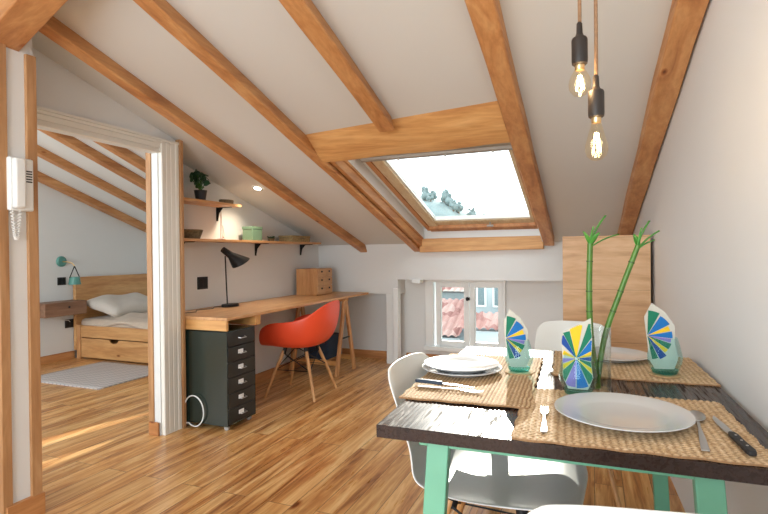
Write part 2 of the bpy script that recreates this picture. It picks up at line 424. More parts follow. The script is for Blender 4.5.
# main ceiling with the roof window opening, made as a slab
def slab(mapz, outer, holes, mat, name, t=.22):
    q = MB()
    polyface(outer, holes, lambda x, y: Vector((x, y, mapz(x, y))), q)
    n0 = len(q.f)
    polyface(outer, holes, lambda x, y: Vector((x, y, mapz(x, y)+t)), q)
    for lp in [outer]+holes:
        n = len(lp)
        V = [Vector((x, y, mapz(x, y))) for x, y in lp] + [Vector((x, y, mapz(x, y)+t)) for x, y in lp]
        q.add(V, [(i, (i+1) % n, n+(i+1) % n, n+i) for i in range(n)])
    return q.build(name, mat, smooth=False)
HX0, HX1, HY0, HY1 = -1.70, -.42, 3.05, 5.19
struct(slab(lambda x, y: zc(y), [(-2.95,-.5),(.75,-.5),(.75,5.5),(-2.95,5.5)], [[(HX0,HY0),(HX1,HY0),(HX1,HY1),(HX0,HY1)]], m_ceil, 'ceiling', .20))
b = MB(); b.box(-2.95, .75, -2.6, -.5, zc(-.5), zc(-.5)+.15); struct(b.build('ceiling_back', m_ceil, smooth=False))
b = MB(); b.box(-2.985, -2.94, 2.79, 5.62, 0, 2.9); struct(b.build('wall_left', m_wall, smooth=False))
# partition with the bedroom opening (opening runs y 1.62..2.68, height 1.90)
q = MB()
polyface([(1.40,0),(1.612,0),(1.612,1.93),(2.62,1.93),(2.62,0),(2.79,0),(2.79,2.5),(1.40,2.9)], [], lambda y, z: Vector((-2.70, y, z)), q)
polyface([(1.40,0),(1.612,0),(1.612,1.93),(2.62,1.93),(2.62,0),(2.79,0),(2.79,2.5),(1.40,2.9)], [], lambda y, z: Vector((-2.76, y, z)), q)
q.add([(-2.70,2.62,0),(-2.76,2.62,0),(-2.76,2.62,1.93),(-2.70,2.62,1.93)], [(0,1,2,3)])
q.add([(-2.70,1.612,1.93),(-2.76,1.612,1.93),(-2.76,2.62,1.93),(-2.70,2.62,1.93)], [(0,1,2,3)])
q.add([(-2.70,2.79,0),(-2.94,2.79,0),(-2.94,2.79,2.5),(-2.70,2.79,2.5)], [(0,1,2,3)])
struct(q.build('wall_partition', m_wall, smooth=False))
b = MB(); b.box(-2.72, -2.43, 1.455, 1.612, 0, 2.42); struct(b.build('wall_post', m_wall, smooth=False))
b = MB(); b.box(-2.74, -2.60, -2.6, 1.455, 0, 3.2); struct(b.build('wall_near_left', m_wall, smooth=False))
# right wall
q = MB(); P = []
for y in (-2.6, 5.6):
    pass
x0, x1 = XW(-2.6), XW(5.6)
q.hexa([(x0,-2.6,0),(x0+.2,-2.6,0),(x1+.2,5.6,0),(x1,5.6,0),(x0,-2.6,3.2),(x0+.2,-2.6,3.2),(x1+.2,5.6,3.2),(x1,5.6,3.2)])
struct(q.build('wall_right', m_wallr, smooth=False))
# far wall: overhanging upper band and recessed lower part with the low window
q = MB(); q.box(-1.965, .5, 5.2, 5.55, .925, 1.36); q.box(-2.96, -1.965, 5.2, 5.55, .765, 1.36)
struct(q.build('wall_far', m_wall, smooth=False))
WX0, WX1, WZ0, WZ1 = -1.70, -.86, .175, .905
q = MB()
for yy in (5.44, 5.62):
    polyface([(-3.06,0),(.5,0),(.5,1.3),(-3.06,1.3)], [[(WX0,WZ0),(WX1,WZ0),(WX1,WZ1),(WX0,WZ1)]], lambda x, z: Vector((x, yy, z)), q)
q.add([(WX0,5.44,WZ0),(WX1,5.44,WZ0),(WX1,5.44,WZ1),(WX0,5.44,WZ1),(WX0,5.62,WZ0),(WX1,5.62,WZ0),(WX1,5.62,WZ1),(WX0,5.62,WZ1)], [(0,1,5,4),(1,2,6,5),(2,3,7,6),(3,0,4,7)])
struct(q.build('wall_far_recess', m_wall, smooth=False))
q = MB(); q.box(-2.105, -1.985, 5.205, 5.26, 0, .765); struct(q.build('wall_far_pier', m_white, bevel=.004))
q = MB(); q.box(-2.01, -1.955, 5.17, 5.26, 0, .83); struct(q.build('trim_1', m_white, bevel=.004))
q = MB(); q.box(-1.79, -1.705, 5.17, 5.30, .888, .925); struct(q.build('trim_2', m_white, bevel=.003))
# back wall with an opening made up to hold the fill lamp
q = MB()
polyface([(-2.74,0),(.75,0),(.75,3.2),(-2.74,3.2)], [[(-2.3,.02),(.1,.02),(.1,2.35),(-2.3,2.35)]], lambda x, z: Vector((x, -2.6, z)), q)
struct(q.build('wall_back', m_wall, smooth=False))
# bedroom shell
q = MB(); q.box(-5.9, -5.75, -.5, 5.75, 0, 3.9); struct(q.build('wall_bedroom_left', m_bed_wall, smooth=False))
q = MB(); polyface([(-5.75,0),(-2.74,0),(-2.74,3.9),(-5.75,3.9)], [[(-5.1,.6),(-3.3,.6),(-3.3,2.2),(-5.1,2.2)]], lambda x, z: Vector((x, -.5, z)), q)  # hole in this unseen wall is invented for the bedroom fill lamp
struct(q.build('wall_bedroom_near', m_bed_wall, smooth=False))
q = MB(); q.box(-2.95, -2.75, -.5, 1.35, 0, 3.9); q.box(-2.98, -2.76, 1.35, 5.6, 2.2, 3.9)
struct(q.build('wall_bedroom_right', m_bed_wall, smooth=False))
# unseen made-up slits in bedroom roof and far wall, shaped to cast sun streaks
def back(p):
    p = Vector(p); d = -SUND; t = (zb(p.y)-p.z)/(d.z+.35*d.y); q_ = p + d*t; return (q_.x, q_.y)
def backw(p):
    p = Vector(p); d = -SUND; t = (5.46-p.y)/d.y; q_ = p + d*t; return (q_.x, q_.z)
sl = []; sw = []
for poly in ([(-3.43,2.22,0),(-3.28,2.15,0),(-3.13,2.98,0),(-3.19,3.00,0)], [(-3.05,1.90,0),(-2.91,1.80,0),(-2.905,2.44,0),(-2.935,2.46,0)]):
    sl.append([back(p) for p in poly]); sw.append([backw(p) for p in poly])
struct(slab(lambda x, y: zb(y), [(-5.9,-.5),(-2.95,-.5),(-2.95,5.46),(-5.9,5.46)], sl, m_bed_wall, 'ceiling_bedroom', .006))
q = MB(); polyface([(-5.75,0),(-2.96,0),(-2.96,zb(5.46)),(-5.75,zb(5.46))], sw, lambda x, z: Vector((x, 5.46, z)), q)
struct(q.build('wall_bedroom_far', m_bed_wall, smooth=False))

# ground outside
q = MB(); q.box(-60, 60, 6.2, 140, -3.4, -3.2); struct(q.build('ground', m_grass, smooth=False))

# ---- door casing (structure)
q = MB()
def casing(q, x, sgn=1):
    # fluted upright
    prof = [(0,0),(0,.028),(.004,.032),(.030,.032),(.033,.030),(.040,.030),(.043,.032),(.070,.032),(.073,.030),(.080,.030),(.083,.032),(.110,.032),(.113,.030),(.120,.030),(.124,.034),(.150,.034),(.150,0)]
    q.prism(prof, lambda u, v, t_: Vector((x+v*sgn, 2.618+u, t_)), 0, 1.995)
    for k, (a, b_, d) in enumerate(()and((0,.032,.030),(.032,.042,.026),(.042,.075,.030),(.075,.085,.026),(.085,.118,.030),(.118,.128,.026),(.128,.150,.032))):
        q.box(x, x+d*sgn, 2.618+a, 2.618+b_, 0, 1.995)
    for k, (a, b_, d) in enumerate(((0,.014,.022),(.014,.03,.016),(.03,.062,.022),(.062,.08,.03),(.08,.095,.038))):
        q.box(x, x+d*sgn, 1.612, 2.77, 1.90+a, 1.90+b_)
casing(q, -2.70)
struct(q.build('door_1', m_casing, smooth=False, bevel=.002))
q = MB(); q.box(-2.76, -2.70, 2.612, 2.62, 0, 1.90); q.box(-2.76, -2.70, 1.612, 2.62, 1.90, 1.93); struct(q.build('trim_3', m_bed_wall, smooth=False))
q = MB(); q.box(-2.80, -2.755, 2.604, 2.66, 0, 1.92); struct(q.build('trim_4', m_trimz, bevel=.003))
q = MB(); q.box(-2.70, -2.655, 2.772, 2.80, 0, 2.06); struct(q.build('trim_5', m_trimz, bevel=.003))
q = MB(); q.box(-2.435, -2.415, 1.572, 1.620, 0, 2.15); struct(q.build('trim_6', m_trimz, bevel=.003))
q = MB(); q.box(-2.60, -2.415, 1.445, 1.487, 0, 2.16); struct(q.build('trim_7', m_trimz, bevel=.003))
q = MB(); q.box(-2.43, -2.405, 1.455, 1.626, 0, .10); struct(q.build('baseboard_post', m_trimy, bevel=.003))
q = MB(); q.box(-2.79, -2.705, 2.592, 2.6035, 0, .09); struct(q.build('baseboard_reveal', m_trimx, bevel=.002))
q = MB(); q.box(-2.94, -2.922, 2.8, 5.44, 0, .09); struct(q.build('baseboard_left', m_trimy, bevel=.003))
q = MB(); q.box(-2.94, -2.105, 5.422, 5.44, 0, .09); q.box(-1.955, .33, 5.422, 5.44, 0, .09); struct(q.build('baseboard_far', m_trimx, bevel=.003))
q = MB(); q.box(-5.75, -5.73, 1.0, 4.25, 0, .09); struct(q.build('baseboard_bedroom', m_trimy, bevel=.003))
q = MB(); q.box(.30, XW(.5)+.0, -1, 1.2, 0, .0)
# skylight shaft lining, frame and sash : window_1
w1 = bpy.data.objects.new('window_1', None); col.objects.link(w1); w1['kind'] = 'structure'
def rp(x, y, h): return Vector((x, y, zc(y, h)))
def rbox(q, x0, x1, y0, y1, h0, h1):
    q.hexa([rp(x0,y0,h0), rp(x1,y0,h0), rp(x1,y1,h0), rp(x0,y1,h0), rp(x0,y0,h1), rp(x1,y0,h1), rp(x1,y1,h1), rp(x0,y1,h1)])
q = MB()
rbox(q, -1.72, -1.655, 3.0, 5.2, .12, .245); rbox(q, -.45, -.43, 3.0, 5.2, .06, .245)
rbox(q, -1.70, -.43, 5.175, 5.2, .125, .245); rbox(q, -1.70, -.43, 3.0, 3.03, .06, .245)
rbox(q, -1.68, -1.60, 3.0, 5.2, .235, .25); rbox(q, -1.68, -.43, 5.12, 5.2, .235, .25)
q.build('lining', m_white, w1)
q = MB(); rbox(q, -1.698, -1.662, 3.05, 5.14, .035, .12); q.build('lining_board', m_trimy, w1, bevel=.003)
q = MB(); rbox(q, -1.664, -1.648, 3.05, 5.14, .108, .128); q.build('lining_bead', m_raf, w1, bevel=.002)
q = MB()
rbox(q, -1.598, -1.555, 3.15, 5.14, .20, .26); rbox(q, -.50, -.44, 3.15, 5.14, .19, .26)
rbox(q, -1.56, -.50, 5.05, 5.14, .19, .26)
q.build('window_frame', m_trimy, w1, bevel=.004)
q = MB()
rbox(q, -1.55, -1.46, 3.42, 5.03, .205, .265); rbox(q, -.53, -.46, 3.42, 5.03, .215, .265); rbox(q, -1.47, -.53, 4.93, 5.03, .215, .265)
q.build('sash', m_sash, w1, bevel=.004)
q = MB(); rbox(q, -1.47, -1.445, 3.42, 4.93, .222, .26); rbox(q, -.535, -.53, 3.42, 4.93, .222, .26); rbox(q, -1.445, -.53, 4.905, 4.93, .222, .26)
q.build('glazing_bead', m_casing, w1)
q = MB(); rbox(q, -1.445, -.535, 3.42, 4.905, .238, .246); q.build('window_pane', m_pane, w1, smooth=False)
q = MB(); rbox(q, -1.62, -.45, 3.40, 3.53, .19, .25); rbox(q, -1.60, -.46, 3.47, 3.50, .170, .192); q.build('ventilation_flap', m_tan, w1, bevel=.004)
q = MB()
for x in (-1.30, -.95, -.62): q.sphere(rp(x, 3.485, .168), .010)
q.build('flap_screw', m_chrome, w1)
q = MB(); q.tube([rp(-.92,4.99,.22), rp(-.92,4.98,.18)], .008); q.tube([rp(-.95,4.98,.178), rp(-.89,4.98,.178)], .012); q.build('latch', m_tan, w1)

# low casement window : window_2
w2 = bpy.data.objects.new('window_2', None); col.objects.link(w2); w2['kind'] = 'structure'
q = MB(); fy0, fy1 = 5.40, 5.50
q.box(WX0-.02, WX0+.075, 5.40, 5.62, WZ0-.02, WZ1+.012); q.box(WX1-.015, WX1+.012, fy0, fy1, WZ0-.02, WZ1+.012)
q.box(WX0+.075, WX1-.015, fy0, fy1, WZ1-.015, WZ1+.012); q.box(WX0-.03, WX1+.02, 5.36, fy1, WZ0-.03, WZ0+.012)
q.build('window_frame', m_white, w2, bevel=.003)
panes = [(-1.60,-1.232),(-1.224,-.868)]
for a, b_ in panes:
    q = MB(); y0, y1 = 5.415, 5.46
    q.box(a, a+.055, y0, y1, WZ0+.01, WZ1-.015); q.box(b_-.055, b_, y0, y1, WZ0+.01, WZ1-.015)
    q.box(a+.055, b_-.055, y0, y1, WZ1-.07, WZ1-.015); q.box(a+.055, b_-.055, y0, y1, WZ0+.01, WZ0+.075)
    sh = q.build('casement', m_white, w2, bevel=.004)
    q = MB(); q.box(a+.05, b_-.05, 5.436, 5.441, WZ0+.07, WZ1-.065); q.build('window_pane', m_pane, sh, smooth=False)
q = MB(); q.box(-1.262, -1.222, 5.385, 5.415, .70, .728); q.box(-1.252, -1.235, 5.37, 5.39, .695, .735); q.build('handle', m_black, w2, bevel=.003)

# ------------------------------------------------------------------ ROOF BEAMS
def rafter(name, x0, x1, ya, yb, label, h0=0, x0b=None, x1b=None, d=.10, mat=None):
    sgn_ = 1 if x1 < -.5 else 0
    x0b = x0 if x0b is None else x0b; x1b = x1 if x1b is None else x1b
    q = MB(); P = []
    n = 14
    V = []
    for i in range(n+1):
        t = i/n; y = ya+(yb-ya)*t; wob = .003*math.sin(y*5+x0*9)
        xa = x0+(x0b-x0)*t + wob; xb = x1+(x1b-x1)*t + .002*math.sin(y*7+x0)
        z0 = zc(y, 0)+h0; z1 = z0+.0845
        V += [(xa+.006,y,z0),(xb-.006,y,z0),(xb,y,z0+.008),(xb-.022*sgn_,y,z1),(xa,y,z1),(xa,y,z0+.008)]
    F = []
    for i in range(n):
        for k in range(6): F.append((i*6+k, i*6+(k+1)%6, (i+1)*6+(k+1)%6, (i+1)*6+k))
    F += [tuple(range(5,-1,-1)), tuple(n*6+k for k in range(6))]
    q.add(V, F)
    return tag(q.build(name, mat or m_raf, ang=30), label, 'beam')
rafter('ceiling_rafter', -2.405, -2.325, .3, 5.21, 'long pine rafter running down the slope above the desk, leftmost of the room')
rafter('ceiling_rafter', -1.775, -1.695, .3, 5.21, 'pine rafter running along the left side of the roof window down to the low wall')
rafter('ceiling_rafter', -1.165, -1.065, .3, 2.80, 'short pine rafter that ends against the thick crosswise header above the roof window')
rafter('ceiling_rafter', -.46, -.345, .3, 5.06, 'pine rafter running along the right side of the roof window', x0b=-.43, x1b=-.335)
rafter('ceiling_rafter', .348, .462, .3, 5.21, 'darker pine rafter pressed against the right wall', x0b=.195, x1b=.295)
# header
q = MB(); V = []
n = 10
for i in range(n+1):
    t = i/n; x = -1.71+1.27*t
    s1 = -.12*t; w_ = .004*math.sin(x*9)
    yt = 2.87+s1; yf = 3.00-.14*t; yk = 3.10-.04*t
    V += [(x-.035*(1-t), yt, zc(yt, .10)), (x, yf, zc(yf, .006)+w_), (x, yk, zc(yk, -.002)+w_), (x, 3.24, zc(3.24, .12))]
F = []
for i in range(n):
    for k in range(4): F.append((i*4+k, i*4+(k+1)%4, (i+1)*4+(k+1)%4, (i+1)*4+k))
F += [(3,2,1,0), tuple(n*4+k for k in range(4))]
q.add(V, F); tag(q.build('roof_window_header', m_raf2, bevel=.006, ang=30), 'thick crosswise pine header beam above the roof window', 'beam')
q = MB(); q.hexa([(-1.69,5.13,1.217),(-.44,5.13,1.238),(-.44,5.215,1.238),(-1.69,5.215,1.217),(-1.69,5.13,1.36),(-.44,5.13,1.366),(-.44,5.215,1.366),(-1.69,5.215,1.36)]); tag(q.build('roof_window_sill_beam', m_raf2, bevel=.004), 'straight pine beam below the roof window on top of the low wall', 'beam')
# brace top left, with bolt
br = thing('timber_brace', 'thick pine brace beam in the top left corner resting on the white post', 'beam', (-2.43, 1.5, 2.16))
q = MB(); a0 = Vector((-2.50, 1.492, 2.235)); a1 = Vector((-1.55, 1.307, 2.466))
q.bar(a0, a1, .145, .19); q.build('beam_body', pine('brace_pine', srgb(210,158,104), srgb(192,134,82), srgb(160,104,60), 'X', .5, seed=21), br, bevel=.005, world=True)
q = MB(); q.sphere((-1.83, 1.372, 2.26), .010); q.build('bolt', m_black, br, world=True)
# bedroom rafters
def brafter(x0, x1, h, label):
    q = MB()
    ya, yb = .2, 5.45
    q.hexa([(x0,ya,zb(ya,0)+h),(x1,ya,zb(ya,0)+h),(x1,yb,zb(yb,0)+h),(x0,yb,zb(yb,0)+h),(x0,ya,zb(ya,.079)),(x1,ya,zb(ya,.079)),(x1,yb,zb(yb,.079)),(x0,yb,zb(yb,.079))])
    tag(q.build('bedroom_rafter', m_raf, bevel=.005), label, 'beam')
brafter(-5.748, -5.63, 0, 'lowest bedroom rafter, lying along the wall above the wall lamp')
brafter(-5.09, -5.00, 0, 'second bedroom rafter from the wall with the lamp')
brafter(-4.54, -4.44, 0, 'third bedroom rafter from the wall with the lamp')
brafter(-4.17, -4.07, 0, 'bedroom rafter nearest the doorway, only its lower end seen')

# wall bolt on the white wall above the post
q = MB(); q.sphere((-2.425, 1.60, 2.24), .011); 
# ------------------------------------------------------------------ INTERCOM
ph = thing('intercom_handset', 'white wall intercom phone with coiled cord on the white post', 'intercom', (-2.43, 1.53, 1.4))
q = MB(); q.box(-2.43, -2.395, 1.480, 1.588, 1.42, 1.66); q.build('base_plate', m_white, ph, bevel=.008, world=True)
q = MB(); q.box(-2.395, -2.365, 1.486, 1.536, 1.43, 1.655); q.build('receiver', m_white, ph, bevel=.010, world=True)
q = MB()
for k in range(5): q.box(-2.397, -2.392, 1.552, 1.578, 1.60-k*.012, 1.605-k*.012)
q.build('speaker_slots', m_black, ph, world=True)
q = MB(); pts = []
for i in range(160):
    t = i/159; a = t*PI
    cy = 1.512 - .020*math.cos(a)*-1; 
    base = Vector((-2.405, 1.512 + .022*math.sin((t-.5)*2*PI*.5), 1.42 - .135*math.sin(a)))
    base = Vector((-2.405, 1.494+.036*t, 1.42 - .13*math.sin(a)))
    pts.append(base + Vector((.006*math.cos(t*2*PI*28), .006*math.sin(t*2*PI*28), 0)))
q.tube(pts, .0028, 6); q.build('coiled_cord', m_cable, ph, world=True)

# ------------------------------------------------------------------ RECESSED SPOT
sp = thing('recessed_spotlight', 'small round lit spotlight set in the sloping ceiling above the shelves', 'light', (-2.62, 3.61, zc(3.61)))
rotc = Matrix.Rotation(-math.atan(SL), 3, 'X')
q = MB(); q.grid(lambda u, v: Vector((-2.62,3.61,zc(3.61))) + rotc @ Vector((math.cos(u*2*PI)*(.030+.020*v), math.sin(u*2*PI)*(.030+.020*v), -.004-.003*math.sin(v*PI))), 28, 4); q.build('ring', m_chrome, sp, world=True)
q = MB(); q.lathe([(0,-.005),(.031,-.005),(.031,-.001),(0,-.001)], (-2.62,3.61,zc(3.61)), 24, rot=rotc); q.build('lens', m_spot, sp, world=True)
ld = bpy.data.lights.new('spot_glow', 'SPOT'); ld.energy = 20; ld.spot_size = R(110); ld.spot_blend = .8; ld.color = (1,.85,.65); ld.shadow_soft_size = .03
lo = bpy.data.objects.new('spot_glow', ld); col.objects.link(lo); lo.location = (-2.62,3.61,zc(3.61)-.02); lo.rotation_euler = Vector((-.25,0,-1)).to_track_quat('-Z','Y').to_euler()

# ------------------------------------------------------------------ SHELVES
def shelf(z, ya, yb, brks, label):
    t = thing('wall_shelf', label, 'shelf', (-2.94, (ya+yb)/2, z))
    q = MB(); q.box(-2.938, -2.735, ya, yb, z, z+.02); q.build('board', m_desk, t, bevel=.002, world=True)
    for y in brks:
        q = MB(); q.box(-2.938, -2.932, y-.009, y+.009, z-.115, z); q.box(-2.938, -2.79, y-.009, y+.009, z-.006, z)
        q.prism([(-2.935,-.006),(-2.875,-.006),(-2.915,-.05),(-2.930,-.115)], lambda u, v, tt: Vector((u, y+tt, z+v)), -.002, .002)
        q.build('bracket', m_black, t, world=True)
shelf(1.612, 2.80, 3.54, (3.475,), 'short pine wall shelf, the upper one, holding the potted plant')
shelf(1.316, 2.80, 4.90, (3.04, 4.0, 4.80), 'long pine wall shelf, the lower one, above the desk lamp')
UZ, LZ = 1.632, 1.336

# plant
pl = thing('potted_plant', 'small dark green leafy plant in a black pot on the upper shelf', 'plant', (-2.81, 3.14, UZ))
q = MB(); q.lathe([(0,0),(.036,0),(.048,.075),(.050,.08),(.046,.08),(.044,.07),(0,.07)], (0,0,0), 20); q.build('pot', m_blackm, pl)
q = MB(); q.lathe([(0,.07),(.044,.071)], (0,0,0), 16); q.build('soil', m_soil, pl)
rs = random.Random(3)
def leaf(q, base, tip, wid, cup=.15, roll=0):
    base = Vector(base); tip = Vector(tip); d = tip-base; L = d.length; d.normalize()
    s_ = d.cross(Vector((0,0,1)));
    if s_.length < .1: s_ = Vector((1,0,0))
    s_.normalize(); s_ = Matrix.Rotation(roll, 3, d) @ s_; nrm = s_.cross(d)
    def fn(u, v):
        ww = math.sin(PI*min(1, u*.97+.03))**.7*wid; k = v*2-1
        return base + d*L*u + s_*k*ww + nrm*(abs(k)*cup*wid - .25*L*u*u)
    q.grid(fn, 6, 4)
fol = MB(); stm = MB()
for i in range(24):
    a = rs.uniform(0, 2*PI); r_ = rs.uniform(.01, .085); h = rs.uniform(.11, .205)
    p = Vector((math.cos(a)*r_*.6, math.sin(a)*r_, h))
    if p.y < -.02: p.z += .01
    stm.tube([(0,0,.07), (p.x*.4, p.y*.4, h*.7), p], .0025, 5)
    dd = Vector((math.cos(a)*.4+.3, math.sin(a), rs.uniform(-.2,.7)))*rs.uniform(.05,.07)
    leaf(fol, p-dd*.3, p+dd*.7, .030, .15, rs.uniform(.5,1.6))
fol.build('foliage', m_leaf, pl, solid=.001); stm.build('stems', m_bamb, pl)
# upper shelf wicker box
t = thing('oval_wicker_box', 'small flat oval wicker box lying on the upper shelf beside the potted plant', 'box', (-2.81, 3.44, UZ))
q = MB(); q.lathe([(0,0),(.055,0),(.062,.012),(.058,.022),(0,.022)], (0,0,0), 28, .8, 1.15); q.build('basket', m_wick, t)
q = MB(); q.lathe([(0,.022),(.063,.022),(.06,.034),(0,.036)], (0,0,0), 28, .8, 1.15); q.build('lid', m_wick, t)
# bowl / basket
t = thing('wicker_basket', 'low dark brown wicker basket at the left end of the lower shelf', 'basket', (-2.82, 3.03, LZ))
q = MB()
def wk(u, v, r0_=.075, r1_=.10, hh=.062):
    a = u*2*PI; zz = v*hh; r_ = r0_+(r1_-r0_)*v + .0018*math.sin(a*26+ (int(v*12)%2)*PI) 
    return Vector((math.cos(a)*r_*.8, math.sin(a)*r_*1.05, zz))
q.grid(lambda u, v: wk(u, v), 104, 12); q.build('wall', m_wick, t, solid=.004)
q = MB(); q.lathe([(0,.004),(.076,.004)], (0,0,0), 32, .8, 1.05); q.build('bottom', m_wick, t, solid=.004)
q = MB(); q.tube([Vector((math.cos(a*PI/20)*.08, math.sin(a*PI/20)*.105, .064)) for a in range(41)], .005, 8, cap=False); q.build('rim', m_wick, t)
# thin wire ornament
t = thing('wire_ornament', 'thin pink wire ornament standing on the lower shelf between the basket and green box', 'ornament', (-2.80, 3.36, LZ))
m_pink = plain('pale_pink_metal', (.55,.32,.25,1), .4)
q = MB(); q.lathe([(0,0),(.035,0),(.035,.006),(.006,.010),(0,.010)], (0,0,0), 24); q.build('base', m_pink, t)
q = MB(); q.tube([(0,-.006,.008),(0,-.008,.12),(0,.0,.235),(0,.008,.12),(0,.012,.008)], .0022, 6); q.build('wire', m_pink, t)
q = MB(); q.tube([(0,0,.118),(0,.02,.112),(0,.035,.04),(0,.028,.02)], .0018, 6); q.sphere((0,.028,.02), .006); q.build('pendulum', m_pink, t)
# sage box
t = thing('storage_box', 'sage green square storage box on the lower shelf', 'box', (-2.82, 3.80, LZ))
q = MB(); q.box(-.055,.055,-.07,.07,0,.10); q.build('box_body', m_sage, t, bevel=.003)
q = MB(); q.box(-.058,.058,-.073,.073,.10,.125); q.build('lid', m_sage, t, bevel=.003)
# succulent
t = thing('small_succulent', 'tiny dark succulent in a low pot between the green box and wicker case', 'plant', (-2.82, 4.09, LZ))
q = MB(); q.lathe([(0,0),(.026,0),(.032,.025),(.028,.025),(0,.02)], (0,0,0), 16); q.build('pot', m_wick, t)
q = MB()
for i in range(14):
    a = i*2.4; leaf(q, (0,0,.02), (math.cos(a)*.034, math.sin(a)*.034, .03+.002*i), .009, .5)
q.build('foliage', m_leaf, t, solid=.002)
# wicker case
t = thing('wicker_case', 'flat rectangular straw wicker case near the right end of the lower shelf', 'box', (-2.82, 4.50, LZ))
q = MB(); q.box(-.085,.085,-.165,.165,0,.04); q.build('case_body', m_wick2, t, bevel=.006)
q = MB(); q.box(-.088,.088,-.168,.168,.041,.062); q.build('lid', m_wick2, t, bevel=.006)
q = MB(); q.tube([(.086,-.03,.035),(.10,-.025,.03),(.10,.025,.03),(.086,.03,.035)], .004, 8); q.build('handle', m_wick, t)

# black wall outlet by desk
def outlet(name, loc, axis, label, w_=.115, h_=.10):
    t = thing(name, label, 'outlet', loc)
    q = MB(); q.box(-.0, .010, -w_/2, w_/2, -h_/2, h_/2); q.build('plate', m_blackm, t, bevel=.003)
    q = MB(); q.box(.010, .013, -w_/2+.012, -.004, -h_/2+.014, h_/2-.014); q.box(.010, .013, .004, w_/2-.012, -h_/2+.014, h_/2-.014); q.build('insert', m_black, t, bevel=.001)
outlet('wall_outlet', (-2.94, 3.29, .985), 'X', 'black double wall outlet on the wall left of the desk lamp')
outlet('wall_switch', (-5.75, 4.11, .925), 'X', 'black wall switch beside the teal lamp in the bedroom', .10, .09)
outlet('wall_outlet', (-5.75, 4.20, .42), 'X', 'black wall outlet below the floating bedside shelf')

# ------------------------------------------------------------------ DESK
DZ = .782
dk = thing('long_desk', 'long pale pine desk along the shelf wall with a trestle at its far end', 'desk', (-2.62, 4.0, 0))
q = MB(); q.box(-2.935, -2.305, 2.812, 5.185, DZ-.022, DZ); q.build('desktop', m_desk, dk, bevel=.003, world=True)
q = MB(); q.box(-2.935, -2.31, 2.812, 2.835, DZ-.092, DZ-.022); q.build('front_fascia', m_deskx, dk, bevel=.002, world=True)
q = MB(); q.box(-2.935, -2.31, 3.14, 3.20, DZ-.092, DZ-.022); q.build('divider', m_deskx, dk, bevel=.002, world=True)
q = MB(); q.box(-2.93, -2.76, 2.835, 3.14, DZ-.092, DZ-.08); q.build('tray_bottom', m_deskx, dk, world=True)
# trestle
def trestle(y):
    t = thing('desk_trestle', 'pine A-frame trestle holding up the far end of the desk', 'trestle', (-2.6, y, 0))
    for x in (-2.335, -2.86):
        for s_ in (-1, 1):
            q = MB(); q.bar((x, y+s_*.015, DZ-.05), (x, y+s_*.20, 0.0), 0.050, .024, (1,0,0)); q.build('leg', m_deskz, t, bevel=.002, world=True)
        q = MB(); q.bar((x+.002, y-.125, .36), (x+.002, y+.125, .36), .014, .014); q.build('spreader', m_black, t, world=True)
    q = MB(); q.box(-2.90, -2.312, y-.035, y+.035, DZ-.052, DZ-.0225); q.build('top_rail', m_deskx, t, bevel=.002, world=True)
    for s_ in (-1,1):
        q = MB(); q.bar((-2.86, y+s_*.168, .13), (-2.335, y+s_*.168, .13), .02, .045); q.build('lower_rail', m_deskx, t, bevel=.002, world=True)
trestle(4.66)
t = thing('navy_storage_box', 'dark navy fabric box standing under the far end of the desk', 'box', (-2.58, 4.66, .153))
q = MB(); q.box(-.13,.13,-.16,.16,0,.22); q.build('box_body', m_navy, t, bevel=.01)
q = MB(); q.box(-.134,.134,-.164,.164,.20,.226); q.build('lid', m_navy, t, bevel=.005)

# ------------------------------------------------------------------ DRAWER CABINET
cb = thing('drawer_cabinet', 'tall dark green metal cabinet on castors with six drawers under the desk', 'cabinet', (-2.52, 2.95, 0))
X0, X1, Y0_, Y1_ = -2.735, -2.312, 2.815, 3.13
q = MB(); q.box(X0, X1, Y0_, Y0_+.006, .04, .685); q.box(X0, X1, Y1_-.006, Y1_, .04, .685); q.box(X0, X0+.006, Y0_, Y1_, .04, .685); q.box(X0, X1, Y0_, Y1_, .679, .687); q.box(X0, X1, Y0_, Y1_, .036, .044)
q.build('body', m_cab, cb, bevel=.0015, world=True)
hh = (.687-.05)/6
for k in range(6):
    z0 = .046+k*hh; q = MB(); q.box(X1-.012, X1+.004, Y0_+.008, Y1_-.008, z0+.002, z0+hh-.003)
    d_ = q.build('drawer', m_cabf, cb, bevel=.002, world=True)
    q = MB(); zc_ = z0+hh*.55
    if k < 5:
        q.box(X1+.004, X1+.006, 2.93, 2.985, zc_-.010, zc_+.018); q.build('label_holder', m_label, d_, world=True)
        q = MB()
    q.tube([(X1+.004, 2.935, zc_-.004), (X1+.022, 2.94, zc_-.008), (X1+.022, 3.0, zc_-.008), (X1+.004, 3.005, zc_-.004)], .0035, 8); q.build('pull', m_chrome, d_, world=True)
for x in (X0+.04, X1-.035):
    for y in (Y0_+.035, Y1_-.035):
        q = MB(); q.tube([(x, y-.008, .018), (x, y+.008, .018)], .018, 14); q.box(x-.008, x+.008, y-.011, y+.011, .02, .04); q.build('castor', m_tan, cb, world=True)
# white cable loop
q = MB(); pts = []
for i in range(40):
    a = -2.2 + i/39*5.6; pts.append((-2.585+.085*math.cos(a), 2.795-.004*math.sin(a), .125+.108*math.sin(a)))
pts.append((-2.70, 2.806, .26)); pts = [(-2.72,2.80,.012)]+pts
q.tube(pts, .0045, 8); tag(q.build('white_cable', m_cable), 'white cable hanging in a loop beside the dark cabinet', 'cable')

